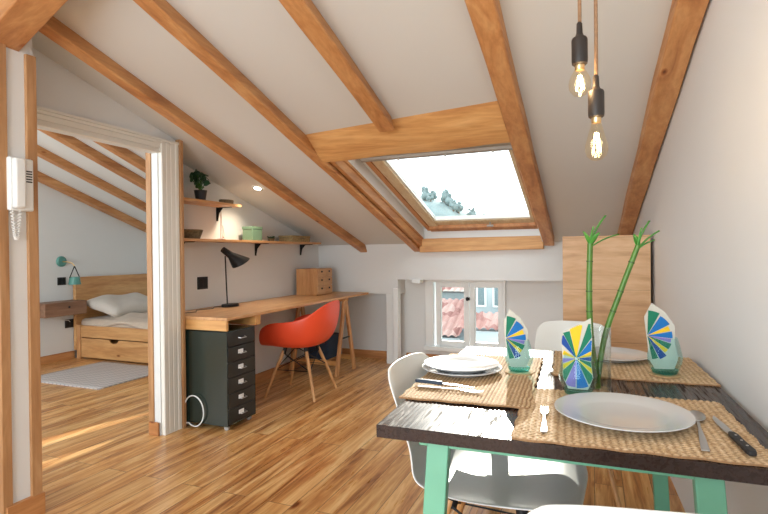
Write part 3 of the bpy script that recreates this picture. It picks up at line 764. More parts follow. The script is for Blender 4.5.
# ------------------------------------------------------------------ DESK LAMP
dl = thing('desk_lamp', 'black angled desk lamp with a conical shade on the desk', 'lamp', (-2.80, 3.46, DZ))
q = MB(); q.lathe([(0,0),(.072,0),(.075,.006),(.070,.022),(0,.024)], (0,0,0), 32, .72, 1.25); q.build('base', m_black, dl)
q = MB(); q.tube([(0,-.035,.02),(0,-.045,.20),(0,-.055,.42)], .0055, 8); q.build('pole', m_black, dl)
ax = Vector((.35,.86,-.64)).normalized()
def cone(q, c, ax, prof, n=28, tilt=None):
    rot = Vector((0,0,1)).rotation_difference(ax).to_matrix(); q.lathe(prof, c, n, rot=rot)
q = MB(); h0 = Vector((0,-.085,.475))
rot = Vector((0,0,1)).rotation_difference(ax).to_matrix()
V = []; F = []; n = 32
for (r_, z_, cut) in ((0,0,0),(.024,0,0),(.030,.085,0),(.075,.20,.55),(.073,.20,.55),(.028,.085,0),(.0,.08,0)):
    for j in range(n):
        a = 2*PI*j/n; p = Vector((math.cos(a)*r_, math.sin(a)*r_, z_)); w_ = rot @ p
        if cut: # slanted mouth: the opening faces down
            w_ = w_ + ax*(w_.z - (ax*z_).z)*cut
        V.append(w_ + h0)
for i in range(6):
    for j in range(n): F.append((i*n+j, i*n+(j+1)%n, (i+1)*n+(j+1)%n, (i+1)*n+j))
q.add(V, F); q.build('lamp_shade', m_black, dl)
# adapter + black cable on desk
q = MB(); q.box(-2.90,-2.80,2.86,2.92,DZ,DZ+.03); tag(q.build('power_adapter', m_blackm, bevel=.005), 'small black power adapter at the left end of the desk', 'adapter')
q = MB(); q.tube([(-2.80,2.90,DZ+.004),(-2.76,3.02,DZ+.004),(-2.85,3.12,DZ+.004),(-2.80,3.25,DZ+.004),(-2.88,3.36,DZ+.004),(-2.84,3.42,DZ+.004)], .003, 6)
tag(q.build('black_cable', m_blackm), 'thin black cable lying on the desk from adapter to lamp', 'cable')
# mini drawer chest
mc = thing('mini_drawer_chest', 'small pine chest with six little drawers at the far end of the desk', 'chest', (-2.765, 4.79, DZ))
q = MB(); q.box(-.12,.125,-.165,.165,0,.275); q.build('carcass', m_deskz, mc, bevel=.003)
for r_ in range(3):
    for c_ in range(2):
        y0 = -.158+c_*.160; z0 = .008+r_*.088
        q = MB(); q.box(.122,.135,y0+.003,y0+.155,z0+.003,z0+.084); d_ = q.build('drawer', m_desk, mc, bevel=.002)
        q = MB(); q.sphere((.139, y0+.079, z0+.06), .010); q.build('knob', m_blackm, d_)

# ------------------------------------------------------------------ EAMES-LIKE SHELL CHAIRS
def cr(points, t): # catmull-rom through points, t in 0..1
    n = len(points)-1; f = min(t*n, n-1e-6); i = int(f); u = f-i
    g = lambda k: Vector(points[max(0, min(n, k))])
    p0, p1, p2, p3 = g(i-1), g(i), g(i+1), g(i+2)
    return .5*((2*p1)+(-p0+p2)*u+(2*p0-5*p1+4*p2-p3)*u*u+(-p0+3*p1-3*p2+p3)*u**3)
def chair_legs(t, sx=.115, sy=.10, fx=.225, fy=.215, top=.405):
    for a in (-1, 1):
        for b_ in (-1, 1):
            q = MB(); q.tube([(a*sx, b_*sy, top-.02), (a*(sx+fx)/2, b_*(sy+fy)/2, top*.5), (a*fx, b_*fy, 0.0)], [.0145,.0135,.0105], 12); q.build('leg', m_legw, t)
            q = MB(); q.tube([(a*sx*.9, b_*sy*.9, top+.012), (a*sx, b_*sy, top-.045)], .0165, 10); q.build('leg_socket', m_black, t)
    k = .62
    P = lambda a, b_, z: Vector((a*(fx+(sx-fx)*z/top), b_*(fy+(sy-fy)*z/top), z))
    q = MB(); h1, h2 = top-.03, top-.175
    for a in (-1, 1):
        q.tube([P(a,-1,h1), P(a,1,h2)], .004, 6); q.tube([P(a,1,h1), P(a,-1,h2)], .004, 6)
        q.tube([P(-1,a,h1), P(1,a,h2)], .004, 6); q.tube([P(1,a,h1), P(-1,a,h2)], .004, 6)
        q.tube([P(a,-1,h2), P(a,1,h2)], .0035, 6)
    q.build('wire_brace', m_black, t)
PROF = [(0,.235,.405),(0,.225,.425),(0,.17,.443),(0,.06,.432),(0,-.06,.425),(0,-.15,.440),(0,-.205,.490),(0,-.232,.58),(0,-.255,.69),(0,-.278,.785),(0,-.286,.822)]
WID = [(.165,0,0),(.205,0,0),(.228,0,0),(.234,0,0),(.230,0,0),(.222,0,0),(.214,0,0),(.206,0,0),(.198,0,0),(.186,0,0),(.150,0,0)]
def side_shell(scale=1):
    q = MB()
    def fn(u, v):
        p = cr(PROF, u); w_ = cr(WID, u).x; k = v*2-1; a = abs(k)
        bk = max(0, min(1, (u-.45)/.25)); bk = bk*bk*(3-2*bk)
        lift = (.024*a**3)*(1-bk) * (1 if u > .12 else u/.12*.8+.2)
        fwd = (.045*a**2.2)*bk*(1-.75*max(0, (u-.7)/.3))
        return Vector((k*w_, p.y+fwd, p.z+lift - (.012*a**3)*bk))
    q.grid(fn, 40, 20); return q
def side_chair(label, loc, rz):
    t = thing('white_shell_chair', label, 'chair', loc, rz)
    side_shell().build('seat_shell', m_shell, t, solid=.007, subd=1)
    chair_legs(t)
    return t
c1 = side_chair('white plastic shell chair at the left long side of the dining table', (-.318, 1.775, 0), R(-90-4)); c1.scale = (1.06, 1.2, 1.0)
c2 = copy_tree(c1); c2.scale = (1,1,1); c2.location = (-.11, 2.76, 0); c2.rotation_euler = (0,0,R(180)); c2['label'] = 'white shell chair at the far end of the dining table before the wooden panel'
c3 = copy_tree(c1); c3.scale = (1,1,1); c3.location = (.02, 1.135, 0); c3.rotation_euler = (0,0,R(11)); c3['label'] = 'white shell chair nearest the viewer with only its rounded backrest top showing'
for c in (c1, c2, c3): c['group'] = 'white shell chairs around the dining table'

def arm_shell():
    RIM = [(0,.265,.425),(.13,.262,.428),(.232,.250,.470),(.288,.212,.585),(.308,.12,.640),(.315,.02,.655),(.312,-.08,.668),(.285,-.18,.70),(.215,-.255,.765),(.11,-.292,.805),(0,-.30,.815)]
    BOT = [(0,.13,.432),(.07,.13,.432),(.115,.115,.432),(.145,.08,.430),(.155,.04,.428),(.155,0,.427),(.15,-.04,.427),(.135,-.08,.428),(.10,-.115,.430),(.05,-.13,.431),(0,-.135,.431)]
    q = MB()
    for sg in (1, -1):
        def fn(u, v):
            r_ = cr(RIM, u); b_ = cr(BOT, u)
            if v < .3:
                p = Vector((0,0,.425)).lerp(b_, v/.3)
            else:
                s_ = (v-.3)/.7; hz = math.sin(s_*PI/2)**.9; vt = 1-math.cos(s_*PI/2)
                vt = vt**1.05
                p = Vector((b_.x+(r_.x-b_.x)*hz, b_.y+(r_.y-b_.y)*hz, b_.z+(r_.z-b_.z)*vt))
            return Vector((p.x*sg, p.y, p.z))
        q.grid(fn, 40, 22, flip=sg < 0)
    return q
oc = thing('orange_armchair', 'orange red plastic shell armchair with beech legs at the desk', 'chair', (-2.365, 3.86, 0), R(95)); oc.scale = (1.03, 1.06, 1.0)
arm_shell().build('seat_shell', m_orange, oc, solid=.007, subd=1)
chair_legs(oc)

# ------------------------------------------------------------------ WOODEN PANEL CABINET
pc = thing('wooden_panel_cabinet', 'tall pale oak plank cabinet standing behind the far end of the dining table', 'cabinet', (.08, 3.75, 0))
q = MB(); q.box(-.187, .335, 3.62, 3.90, 0, 1.305); q.build('carcass', m_board, pc, bevel=.003, world=True)
q = MB(); q.box(-.187, .335, 3.60, 3.619, .02, 1.31); q.build('front_panel', m_bpanel, pc, bevel=.002, world=True)

# ------------------------------------------------------------------ DINING TABLE
TZ = .75; tr = R(1.6)
tb = thing('dining_table', 'dining table with a dark stained top and sea green legs', 'table', (-.082, 1.885, 0), tr)
TW, TL = .478, .610
q = MB()
q.box(-TW, TW, -TL, TL, TZ-.034, TZ)
q.build('tabletop', m_table, tb, bevel=.0015)
q = MB()
for (a, b_, c_, d_) in ((-TW+.11,TW-.17,-TL+.03,-TL+.06),(-TW+.11,TW-.17,TL-.06,TL-.03),(-TW+.11,-TW+.14,-TL+.06,TL-.06),(TW-.20,TW-.17,-TL+.06,TL-.06)): q.box(a,b_,c_,d_,TZ-.052,TZ-.0345)
q.build('frame', m_green, tb, bevel=.002)
for sx, xo in ((-1,-.315),(1,.300)):
    for sy in (-1,1):
        q = MB(); a = Vector((xo + (.035 if sy > 0 and sx > 0 else 0), sy*(TL-.045), TZ-.0345)); d = Vector((sx*.055, sy*.075, -1)); e = a+d*(TZ-.0345)
        q.bar(a, e, .058, .035, (0,1,0)); q.build('leg', m_green, tb, bevel=.003)

# placemats
def mat_(name, label, c, sx, sy, rz, z, along='X'):
    q = MB(); pitch = .0125
    nx = int(sx/.0032); ny = int(sy/.0032)
    r_ = random.Random(int(sx*1000))
    def h(x, y):
        if along == 'Y': x, y = y, x
        row = math.floor(y/pitch); f = y/pitch-row
        a = abs(math.sin(PI*f))
        ph = x/.017 + (f-.5)*(.9 if row % 2 else -.9)
        s_ = abs(math.sin(PI*ph))
        return .0025 + .0052*(a**.6)*(.25+.75*s_**.7)
    def fn(u, v):
        x = (u-.5)*sx; y = (v-.5)*sy
        wob = .0025*math.sin(y*70)*(abs(u-.5)*2)**6; wob2 = .0025*math.sin(x*60)*(abs(v-.5)*2)**6
        e = 0 if (u in (0,1) or v in (0,1)) else h(x, y)
        return Vector((x+wob, y+wob2, e))
    q.grid(fn, nx, ny)
    q.box(-sx/2+.002, sx/2-.002, -sy/2+.002, sy/2-.002, 0, .0015)
    o = q.build(name, m_weave, ang=80); o.location = (c[0], c[1], z); o.rotation_euler = (0,0,rz)
    return tag(o, label, 'placemat')
mat_('woven_placemat', 'braided straw placemat nearest the viewer under the large grey plate', (.078, 1.53), .56, .49, R(2.5), TZ+.001)
mat_('woven_placemat', 'braided straw placemat on the left side of the table with the blue-handled knife', (-.385, 1.885), .40, .74, R(2.0), TZ+.001 + .0085, 'Y')
mat_('woven_placemat', 'braided straw placemat at the far end of the table by the right wall', (.115, 2.235), .54, .47, R(2.5), TZ+.001)
# left placemat rests on the table: lower it except where it overlaps
for o in col.objects:
    if o.name.startswith('woven_placemat') and 'blue-handled' in o['label']: o.location.z = TZ+.0035; o.rotation_euler = (0, R(-.55), R(2.0))
MZ = TZ+.009
# plates
def plate(label, c, r_, z, name='dinner_plate', dbl=False):
    pr = [(0,.004),(r_*.55,.003),(r_*.60,0),(r_*.63,.001),(r_*.66,.006),(r_*.97,.018),(r_,.021),(r_*.995,.023),(r_*.96,.0225),(r_*.68,.012),(r_*.62,.0095),(0,.009)]
    q = MB(); q.lathe(pr, (0,0,0), 72); o = q.build(name, m_plate, ang=60); o.location = (*c, z); return tag(o, label, 'plate')
plate('large light grey plate nearest the viewer', (.068, 1.515), .172, MZ+.001)
plate('white plate beneath another on the left side of the table', (-.462, 1.895), .150, MZ+.0005)
plate('white plate stacked on top of another on the left side of the table', (-.466, 1.905), .142, MZ+.0125)
plate('white plate at the far end of the table behind the glass vase', (.068, 2.345), .150, MZ+.001)

# tumblers with napkins
def tumbler(c, sz, label):
    t = thing('teal_tumbler', label, 'glass', (c[0], c[1], TZ+.0155))
    H_ = .128*sz; o_ = [(.030,0),(.040,.003),(.0545,.040),(.057,.060),(.048,.100),(.040,.128)]
    i_ = [(.0385,.128),(.0465,.100),(.0552,.060),(.052,.040),(.040,.018),(0,.014)]
    n = 9
    q = MB(); q.ring([(r_*sz, z_*sz) for r_, z_ in o_+i_[:-1]], (0,0,0), n*2); q.build('glass_wall', m_tumbler, t, ang=12)
    q = MB(); q.lathe([(0,.0012),(.029*sz,.0012),(.0385*sz,.004*sz),(.043*sz,.017*sz),(0,.0135*sz)], (0,0,0), n*2); q.build('glass_base', m_tbase, t, ang=12)
    return t
def coaster(c, label):
    q = MB(); q.lathe([(0,0),(.050,0),(.052,.002),(.052,.006),(.050,.0065),(0,.0065)], (0,0,0), 40); o = q.build('cork_coaster', m_cork); o.location = (c[0], c[1], MZ-.0005); tag(o, label, 'coaster')
def napkin(c, kind, face, label, lean=0.0, sz=1.0):
    """folded paper napkin standing in the glass; the petals are printed on it"""
    q = MB()
    out = [(-.030,.018),(-.046,.052),(-.046,.10),(-.050,.200),(-.022,.250),(.018,.215),(.044,.165),(.038,.11),(.046,.055),(.030,.018)]
    if kind == 'wheel': out = [(-.030,.018),(-.046,.052),(-.046,.10),(-.050,.172),(-.047,.200),(.040,.248),(.044,.178),(.040,.11),(.046,.055),(.030,.018)]
    rotz = Matrix.Rotation(face, 3, 'Z'); ry = Matrix.Rotation(lean, 3, 'Y')
    def mp(u, v, t):
        dep = t - .010*math.cos(u/.045*1.2)         # bowed sheet
        return rotz @ (ry @ Vector((u*sz, dep, v*sz)))
    q.mi = PK.index('paper')
    # front sheet subdivided so it bows
    def sheet(off, flip, mi=None):
        n = 14; m_ = 24; V = []; F = []
        zs = [.018+(max(p[1] for p in out)-.018)*j/m_ for j in range(m_+1)]
        def span(z):
            xs = []
            for i in range(len(out)):
                (x0, z0), (x1, z1) = out[i], out[(i+1) % len(out)]
                if (z0-z)*(z1-z) <= 0 and z0 != z1: xs.append(x0+(x1-x0)*(z-z0)/(z1-z0))
            return (min(xs), max(xs)) if xs else None
        for z in zs:
            s_ = span(min(z, max(p[1] for p in out)-.0005))
            for i in range(n+1): V.append(mp(s_[0]+(s_[1]-s_[0])*i/n, min(z, max(p[1] for p in out)-.0005), off))
        for j in range(m_):
            for i in range(n):
                a = j*(n+1)+i; f_ = (a, a+1, a+n+2, a+n+1); F.append(f_[::-1] if flip else f_)
        q.add(V, F)
    sheet(0, False); sheet(.006, True)
    # petals
    def inside(u, v):
        c_ = False; n = len(out); j = n-1
        for i in range(n):
            if (out[i][1] > v) != (out[j][1] > v) and u < (out[j][0]-out[i][0])*(v-out[i][1])/(out[j][1]-out[i][1])+out[i][0]: c_ = not c_
            j = i
        return c_
    if kind == 'fan':
        cx, cz = -.044, .135; segs = [(84,60,'green',.085),(56,28,'blue',.078),(26,12,'yellow',.070),(10,-8,'blue',.074),(-9,-20,'violet',.070),(-22,-38,'green',.074),(-39,-50,'yellow',.074),(-52,-68,'deep',.085),(-70,-84,'green',.08)]
    else:
        cx, cz = -.004, .118; segs = [(136,118,'deep',.078),(117,103,'green',.085),(102,80,'yellow',.105),(72,56,'green',.115),(54,30,'blue',.07),(28,12,'yellow',.05),(8,-10,'deep',.05),(-14,-32,'green',.062),(-34,-46,'yellow',.075),(-48,-66,'green',.085),(-68,-90,'blue',.092),(-92,-112,'violet',.09),(-114,-134,'green',.08),(-136,-152,'yellow',.05),(-156,-176,'violet',.045),(168,148,'yellow',.04)]
    for a0, a1, k_, L in segs:
        q.mi = PK.index(k_); n = 40; V = []; F = []
        for i in range(n+1):
            r_ = .004+L*i/n
            for jj in range(13):
                a = R(a0+(a1-a0)*jj/12); u = cx+math.cos(a)*r_; v = cz+math.sin(a)*r_
                V.append((u, v))
        for i in range(n):
            for jj in range(12):
                a = i*13+jj; f_ = (a, a+1, a+14, a+13)
                if all(inside(*V[x]) for x in f_): F.append(f_)
        q.add([mp(u, v, -.0011) for u, v in V], F)
    o = q.build('folded_napkin', PM, fix=False, ang=60); o.location = (c[0], c[1], TZ+.0155); return tag(o, label, 'napkin')
g1, g2, g3 = (-.258, 1.955), (-.046, 1.700), (.237, 2.09)
coaster(g1, 'round cork coaster under the left glass'); coaster(g2, 'round cork coaster under the middle glass nearest the viewer'); coaster(g3, 'round cork coaster under the right glass near the wall')
tumbler(g1, .93, 'teal glass tumbler beside the stacked white plates'); tumbler(g2, 1.0, 'teal glass tumbler behind the large grey plate'); tumbler(g3, 1.03, 'teal glass tumbler near the right wall')
def facing(c): return math.atan2(c[0], c[1])*-1
napkin(g1, 'fan', facing(g1), 'folded paper napkin with coloured fan in the left teal glass', R(-3), .93)
napkin(g2, 'wheel', facing(g2), 'folded paper napkin with full pinwheel pattern in the middle teal glass', 0, .96)
napkin(g3, 'fan', facing(g3), 'folded paper napkin with coloured fan in the right teal glass', R(-4), 1.03)

# vase + bamboo
VX, VY = .020, 1.815; VZ = TZ+.001
vt = thing('glass_vase', 'clear cylindrical glass vase holding the bamboo stalks', 'vase', (VX, VY, VZ))
q = MB(); q.ring([(0,0),(.032,0),(.033,.003),(.0325,.213),(.0305,.213),(.0305,.010),(0,.010)], (0,0,0), 40); q.build('glass_wall', m_clear, vt)
q = MB(); q.lathe([(0,.011),(.030,.011),(.030,.065),(0,.065)], (0,0,0), 32); q.build('water', m_water, vt)
def bamboo(pts, r_, label, leaves, sd_):
    t = thing('bamboo_stalk', label, 'plant', pts[0])
    n = 24; P = [cr(pts, i/n) for i in range(n+1)]
    q = MB(); q.tube(P, [r_*(1-.12*i/n) for i in range(n+1)], 10); q.build('stalk', m_bamb, t, world=True)
    for k_ in range(1, 6):
        f = k_/6+.02*(k_ % 2); p = cr(pts, f); d = (cr(pts, f+.01)-p).normalized()
        q = MB(); q.tube([p-d*.0022, p+d*.0022], r_*1.05, 10); q.build('node', m_bnode, t, world=True)
    tp = P[-1]; q = MB()
    for (dx, dz, dy, L, wd) in leaves:
        leaf(q, tp+Vector((0,0,-.015)), tp+Vector((dx, dy, dz)), wd, .4)
    q.build('leaves', m_bleaf, t, world=True, solid=.001)
    q = MB(); q.tube([tp, tp+Vector((.004,0,.03)), tp+Vector((.01,0,.055))], .004, 8, .002); q.build('shoot', m_bleaf, t, world=True)
bamboo([(.012,1.80,.765),(-.008,1.80,.93),(-.012,1.795,1.08),(-.008,1.795,1.235)], .0105, 'green bamboo stalk standing upright in the glass vase, the left one', [(.022,.095,0,1,.013),(.072,.045,0,1,.009),(-.012,.045,.01,1,.011),(.020,.040,-.02,1,.013)], 1)
bamboo([(.008,1.818,.765),(.034,1.822,.93),(.082,1.822,1.08),(.134,1.822,1.228)], .0095, 'green bamboo stalk leaning out to the right from the glass vase', [(.012,.080,0,1,.012),(.045,.055,0,1,.010),(.040,.025,.01,1,.009),(-.006,.04,.01,1,.010)], 2)

# cutlery
def strip(q, pts, ws, th):
    """flat bar along pts with varying widths"""
    pts = [Vector(p) for p in pts]; n = len(pts); V = []
    for i, p in enumerate(pts):
        d = (pts[min(i+1,n-1)]-pts[max(i-1,0)]).normalized(); s_ = d.cross(Vector((0,0,1))).normalized(); w_ = ws[i]/2
        V += [p-s_*w_-Vector((0,0,th/2)), p+s_*w_-Vector((0,0,th/2)), p+s_*w_+Vector((0,0,th/2)), p-s_*w_+Vector((0,0,th/2))]
    F = []
    for i in range(n-1):
        for k_ in range(4): F.append((i*4+k_, i*4+(k_+1)%4, (i+1)*4+(k_+1)%4, (i+1)*4+k_))
    F += [(3,2,1,0), tuple((n-1)*4+k_ for k_ in range(4))]; q.add(V, F)
def place(o, a, b_, z):
    a = Vector(a); b_ = Vector(b_); d = b_-a; o.location = (a.x, a.y, z); o.rotation_euler = (0, 0, math.atan2(d.y, d.x)-PI/2)
def fork(a, b_, label, L=.205, z=MZ):
    s_ = (Vector(b_)-Vector(a)).length/L
    t = thing('table_fork', label, 'fork')
    q = MB(); strip(q, [(0,y*s_,h_) for y, h_ in ((0,.003),(.04,.0035),(.10,.004),(.13,.006),(.145,.004),(.165,.003))], [.016,.015,.007,.007,.018,.024], .0025); q.build('handle', m_chrome, t, bevel=.0008)
    q = MB()
    for x in (-.0095,-.0032,.0032,.0095): strip(q, [(x,.163*s_,.003),(x,.185*s_,.003),(x*.9,L*s_,.006)], [.0038,.0034,.002], .002)
    q.build('tines', m_chrome, t)
    place(t, a, b_, z)
fork((-.116,1.325), (-.132,1.535), 'steel fork lying left of the large grey plate')
fork((-.165,2.20), (-.150,1.985), 'steel fork at the far placemat behind the teal glasses')
fork((-.545,1.625), (-.325,1.618), 'steel fork next to the blue-handled knife', z=MZ+.004)
# spoon right of plate
def spoon(a, b_, label):
    L = .20; s_ = (Vector(b_)-Vector(a)).length/L
    t = thing('table_spoon', label, 'spoon')
    q = MB(); strip(q, [(0,y*s_,h_) for y, h_ in ((0,.003),(.05,.0035),(.11,.004),(.145,.006))], [.017,.015,.007,.007], .0025); q.build('handle', m_chrome, t, bevel=.0008)
    q = MB()
    def fn(u, v):
        a_ = u*2*PI; r_ = v; return Vector((math.cos(a_)*r_*.021, (.172+math.sin(a_)*r_*.031)*s_, .002+.006*r_*r_))
    q.grid(fn, 28, 6); q.build('bowl', m_chrome, t, solid=.0015)
    place(t, a, b_, MZ)
spoon((.230,1.325), (.258,1.625), 'steel spoon lying right of the large grey plate')
def steak_knife(a, b_, label, hm, z=MZ, name='steak_knife'):
    L = .225; s_ = (Vector(b_)-Vector(a)).length/L
    t = thing(name, label, 'knife')
    q = MB(); strip(q, [(0,0,.008),(0,.01*s_,.009),(0,.05*s_,.009),(.001,.09*s_,.009),(0,.105*s_,.0085)], [.016,.021,.017,.018,.014], .012); h_ = q.build('handle', hm, t, bevel=.003)
    q = MB()
    for y in (.025,.052,.08): q.lathe([(0,0),(.0028,0),(.0028,.001),(0,.001)], (0,y*s_,.0149), 10)
    q.build('rivets', m_chrome, h_)
    q = MB(); strip(q, [(0,.104*s_,.008),(0,.115*s_,.008),(.001,.17*s_,.007),(.003,.205*s_,.006),(.006,.225*s_,.006)], [.012,.018,.018,.012,.002], .0018); q.build('blade', m_chrome, t)
    place(t, a, b_, z)
steak_knife((.318,1.325), (.290,1.60), 'black riveted steak knife at the right of the near placemat', m_blackm)
m_bluehandle = plain('dark_blue_handle', (.02,.04,.075,1), .35)
steak_knife((-.568,1.672), (-.36,1.655), 'knife with a dark blue handle on the left placemat', m_bluehandle, MZ+.004, 'table_knife')

# ------------------------------------------------------------------ PENDANTS
def pendant(x, y, zs, kind, label):
    t = thing('pendant_bulb', label, 'lamp', (x, y, zc(y)))
    q = MB(); q.tube([(x,y,zc(y)),(x+.001,y,zs+.09)], .0055, 10); q.build('cord', m_cord, t, world=True)
    q = MB(); q.lathe([(.0055,.125),(.008,.12),(.009,.093),(.012,.084),(.020,.079),(.0225,.073),(.0225,.012),(.0215,.003),(.018,0),(0,.0)], (x,y,zs), 24); q.build('socket', m_socket, t, world=True)
    q = MB(); q.lathe([(0,.001),(.0135,.001),(.0135,-.012),(.012,-.016),(0,-.016)], (x,y,zs), 20); q.build('screw_cap', m_brass, t, world=True)
    if kind == 'st': pr = [(.013,-.012),(.016,-.026),(.024,-.055),(.031,-.080),(.032,-.095),(.027,-.112),(.014,-.123),(0,-.126)]
    else: pr = [(.013,-.010),(.018,-.020),(.027,-.036),(.0315,-.055),(.029,-.072),(.018,-.087),(0,-.091)]
    q = MB(); q.lathe(pr, (x,y,zs), 28); g = q.build('bulb', m_bulb, t, world=True, solid=.0)
    q = MB(); L = -pr[-1][1]
    for k_ in range(5):
        a = k_*2*PI/5; q.tube([(x+math.cos(a)*.005, y+math.sin(a)*.005, zs-L*.35), (x+math.cos(a)*.011, y+math.sin(a)*.011, zs-L*.80)], .0011, 5)
    q.build('filament', m_fil, g, world=True) if False else q.build('filament', m_fil, t, world=True)
    d = bpy.data.lights.new('bulb_glow', 'POINT'); d.energy = 1.2; d.color = (1,.72,.42); d.shadow_soft_size = .02
    o = bpy.data.objects.new('bulb_glow', d); col.objects.link(o); o.location = (x, y, zs-L*.6)
pendant(-.032, 1.612, 1.756, 'round', 'black pendant socket with a round glowing bulb, the higher of two')
pendant(.012, 1.628, 1.601, 'st', 'brown pendant socket with a teardrop glowing bulb, the lower of two')

# ------------------------------------------------------------------ BEDROOM
bd = thing('pine_bed', 'pine bed with an underbed drawer seen through the doorway', 'bed', (-4.75, 4.9, 0))
BX0, BX1, BY0, BY1 = -5.66, -3.72, 4.25, 5.44
q = MB(); q.box(-5.735, -5.69, BY0-.01, BY1, .10, .965); q.build('headboard', m_bedy, bd, bevel=.005, world=True)
for y in (BY0-.005, BY1-.05):
    q = MB(); q.box(-5.69, -5.635, y, y+.05, 0, .40); q.build('post', m_deskz, bd, bevel=.004, world=True)
for y in (BY0, BY1-.05):
    q = MB(); q.box(BX1, BX1+.05, y, y+.05, 0, .40); q.build('post', m_deskz, bd, bevel=.004, world=True)
q = MB(); q.box(-5.635, BX1, BY0+.005, BY0+.03, .255, .395); q.build('side_rail', m_bedx, bd, bevel=.003, world=True)
q = MB(); q.box(-5.635, BX1, BY1-.03, BY1-.005, .255, .395); q.build('side_rail', m_bedx, bd, bevel=.003, world=True)
q = MB(); q.box(BX1, BX1+.03, BY0, BY1, .2, .5); q.build('footboard', m_bedy, bd, bevel=.003, world=True)
arc = [( -5.10+.075*math.cos(PI+i*PI/10), .245+.045*math.sin(PI+i*PI/10)) for i in range(11)]
q = MB(); poly = [(-5.63,.245),(-5.63,.02),(-3.74,.02),(-3.74,.245)] + arc[::-1]
q.prism(poly, lambda u, v, t_: Vector((u, BY0+.008+t_, v)), 0, .018)
dr = q.build('drawer_front', m_bedx, bd, smooth=False, world=True)
q = MB(); q.box(-5.62, -3.75, BY0+.035, BY1-.06, .03, .20); q.build('drawer_box', m_deskx, bd, world=True)
q = MB()
def mt(u, v):
    x = -5.68+1.95*u; return Vector((x, 0, 0))
q.box(-5.685, BX1, BY0+.035, BY1-.035, .28, .47); q.build('mattress', m_sheet, bd, bevel=.04, world=True)
# duvet (resting on bed : own thing)
q = MB()
def dv(u, v):
    x = -5.42 + 1.66*u; s_ = v; 
    yy = BY0+.012 + (BY1-.03-BY0)*v; z = .485 + .018*math.sin(x*9+yy*5)+.012*math.sin(yy*17-x*6)
    edge = min(v, 1-v); 
    if edge < .12: z -= (.12-edge)/.12*.07
    if u < .08: z -= .01
    return Vector((x, yy, z))
q.grid(dv, 60, 40); tag(q.build('beige_duvet', m_sheet, solid=.03), 'rumpled beige duvet spread over the bed', 'duvet')
q = MB()
def pw(u, v, sg):
    k = 2*u-1; l = 2*v-1; e = (1-abs(k)**5)*(1-abs(l)**5); e = max(0, e)**.5
    return Vector((l*.25+.008*math.sin(k*5), k*.43, sg*.085*e + .010*math.sin(k*6+l*3)*e))
q.grid(lambda u, v: pw(u, v, 1), 28, 20); q.grid(lambda u, v: pw(u, v, -1), 28, 20, True)
o = q.build('pillow', m_pillow, ang=80); o.location = (-5.40, 4.72, .605); o.rotation_euler = (0, R(16), R(3)); tag(o, 'plump greige pillow leaning against the headboard', 'pillow')
# bedside shelf
t = thing('bedside_shelf', 'thick brown wooden floating shelf beside the bed', 'shelf', (-5.62, 4.0, .55))
q = MB(); q.box(-5.75, -5.50, 3.74, 4.24, .545, .70); q.build('board', m_night, t, bevel=.006, world=True)
q = MB(); q.tube([(-5.50,4.02,.64),(-5.494,4.02,.64)], .012, 12); q.build('hole_cap', m_blackm, t, world=True)
# rug
q = MB()
q.grid(lambda u, v: Vector((-5.2+1.05*u, 3.30+.90*v, .006+.002*math.sin(u*9)*math.sin(v*7))), 20, 16)
tag(q.build('bedroom_rug', m_rug, solid=.010), 'light grey woven rug on the floor beside the bed', 'rug')
# wall lamp
wl = thing('wall_lamp', 'teal wall lamp with a small bucket shade above the bedside shelf', 'lamp', (-5.75, 4.15, 1.16))
q = MB(); q.lathe([(0,0),(.062,0),(.062,.012),(.050,.024),(0,.026)], (-5.75,4.11,1.155), 28, rot=Matrix.Rotation(PI/2,3,'Y')); q.build('wall_plate', m_teal, wl, world=True)
q = MB(); q.tube([(-5.73,4.11,1.155),(-5.66,4.12,1.15),(-5.62,4.15,1.135),(-5.60,4.165,1.10)], .008, 8); q.build('arm', m_brass, wl, world=True)
q = MB()
for s_ in (-1,1): q.tube([(-5.60,4.165,1.10),(-5.60,4.165+s_*.062,.965)], .006, 6)
q.build('yoke', m_black, wl, world=True)
q = MB(); q.lathe([(.052,.09),(.066,0),(.063,.0),(.049,.088),(0,.088),(0,.092)], (-5.60,4.165,.885), 28); q.build('lamp_shade', m_teal, wl, world=True)
q = MB(); q.tube([(-5.745,4.06,.52),(-5.735,4.10,.47),(-5.735,4.18,.46),(-5.74,4.20,.44)], .004, 6); tag(q.build('lamp_cable', m_cable), 'thin cable drooping from the bedside shelf to the wall outlet', 'cable')

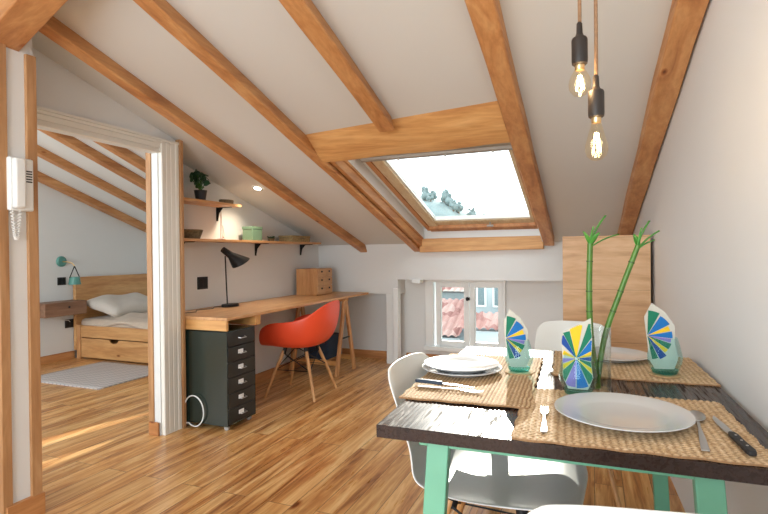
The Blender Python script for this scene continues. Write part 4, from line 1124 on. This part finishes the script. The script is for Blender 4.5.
# ------------------------------------------------------------------ OUTSIDE
def tile_roof(label, x0, x1, y0, z0, y1, z1, pitch=.12, back=2):
    t = thing('tiled_roof_house', label, 'house', ((x0+x1)/2, (y0+y1)/2, -3.2))
    q = MB(); n = int((x1-x0)/pitch); nu = n*6; rows = max(3, int(math.hypot(y1-y0, z1-z0)/.22))
    def fn(u, v):
        x = x0+(x1-x0)*u; f = v*rows; st = (f-math.floor(f)) if v < 1 else 1
        return Vector((x, y0+(y1-y0)*v, z0+(z1-z0)*v+.040*abs(math.sin(PI*(x-x0)/pitch)) - .022*st))
    q.grid(fn, nu, rows*4); q.build('roof', m_tile, t, world=True, ang=25)
    q = MB(); q.box(x0+.1, x1-.02, y0+.12, y1+back, -3.2, z0-.03); 
    q.build('wall', m_house, t, world=True)
    return t
tile_roof('low terracotta roof just outside the right pane of the low window', -1.93, .8, 7.6, .05, 8.08, .26, back=.1)
tile_roof('larger terracotta roof seen through the left pane of the low window', -4.8, -1.98, 8.0, -.15, 9.25, .35, back=.1)
tile_roof('farther terracotta roof above a grey wall seen in the left pane', -5.2, -2.0, 9.5, .47, 11.2, .95)
gh = thing('grey_house', 'grey house with pale window frames seen through the right pane', 'house', (-.9, 8.9, -3.2))
q = MB(); q.box(-1.97, 1.2, 8.75, 9.15, -3.2, .80); q.build('wall', m_house, gh, world=True)
for x in (-1.86, -1.58, -1.20):
    q = MB(); q.box(x, x+.17, 8.73, 8.76, .28, .66); f_ = q.build('window', m_white, gh, world=True)
    q = MB(); q.box(x+.03, x+.14, 8.72, 8.735, .31, .63); q.build('pane', m_houseg, f_, world=True)
# hazy hill with trees
q = MB()
def hf(u, v):
    x = -45+70*u; y = 50+30*v; z = -3.2 + 14.0*math.sin(PI*min(1, v*.5+.02))*math.exp(-((x+29)/20)**2) + .5*math.sin(x*.7)*math.sin(y*.4)
    return Vector((x, y, z))
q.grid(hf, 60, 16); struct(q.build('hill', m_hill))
tp = None; rs = random.Random(5)
def tree(x, y, h_, k_):
    u = (x+45)/70; v = (y-50)/30; z = hf(u, v).z
    t = thing('hillside_tree', 'pale hazy tree on the distant hill seen through the roof window', 'tree', (x, y, z-.1), rs.uniform(0,6), 'hazy trees on the distant hill')
    q = MB(); q.tube([(0,0,0),(0,0,h_*.5)], .14, 6, .08); q.build('trunk', m_bark, t)
    q = MB()
    for i in range(9):
        f = i/8; q.sphere((rs.uniform(-.35,.35)*(1-f*.5), rs.uniform(-.35,.35), h_*(.35+.6*f)), (.75-.45*f)*h_*.33*rs.uniform(.8,1.2), 8, 6)
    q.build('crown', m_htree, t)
for i in range(16):
    tree(-24.5+i*.78+rs.uniform(-.3,.3), 76+rs.uniform(-3,3), rs.uniform(1.3,2.1), i)
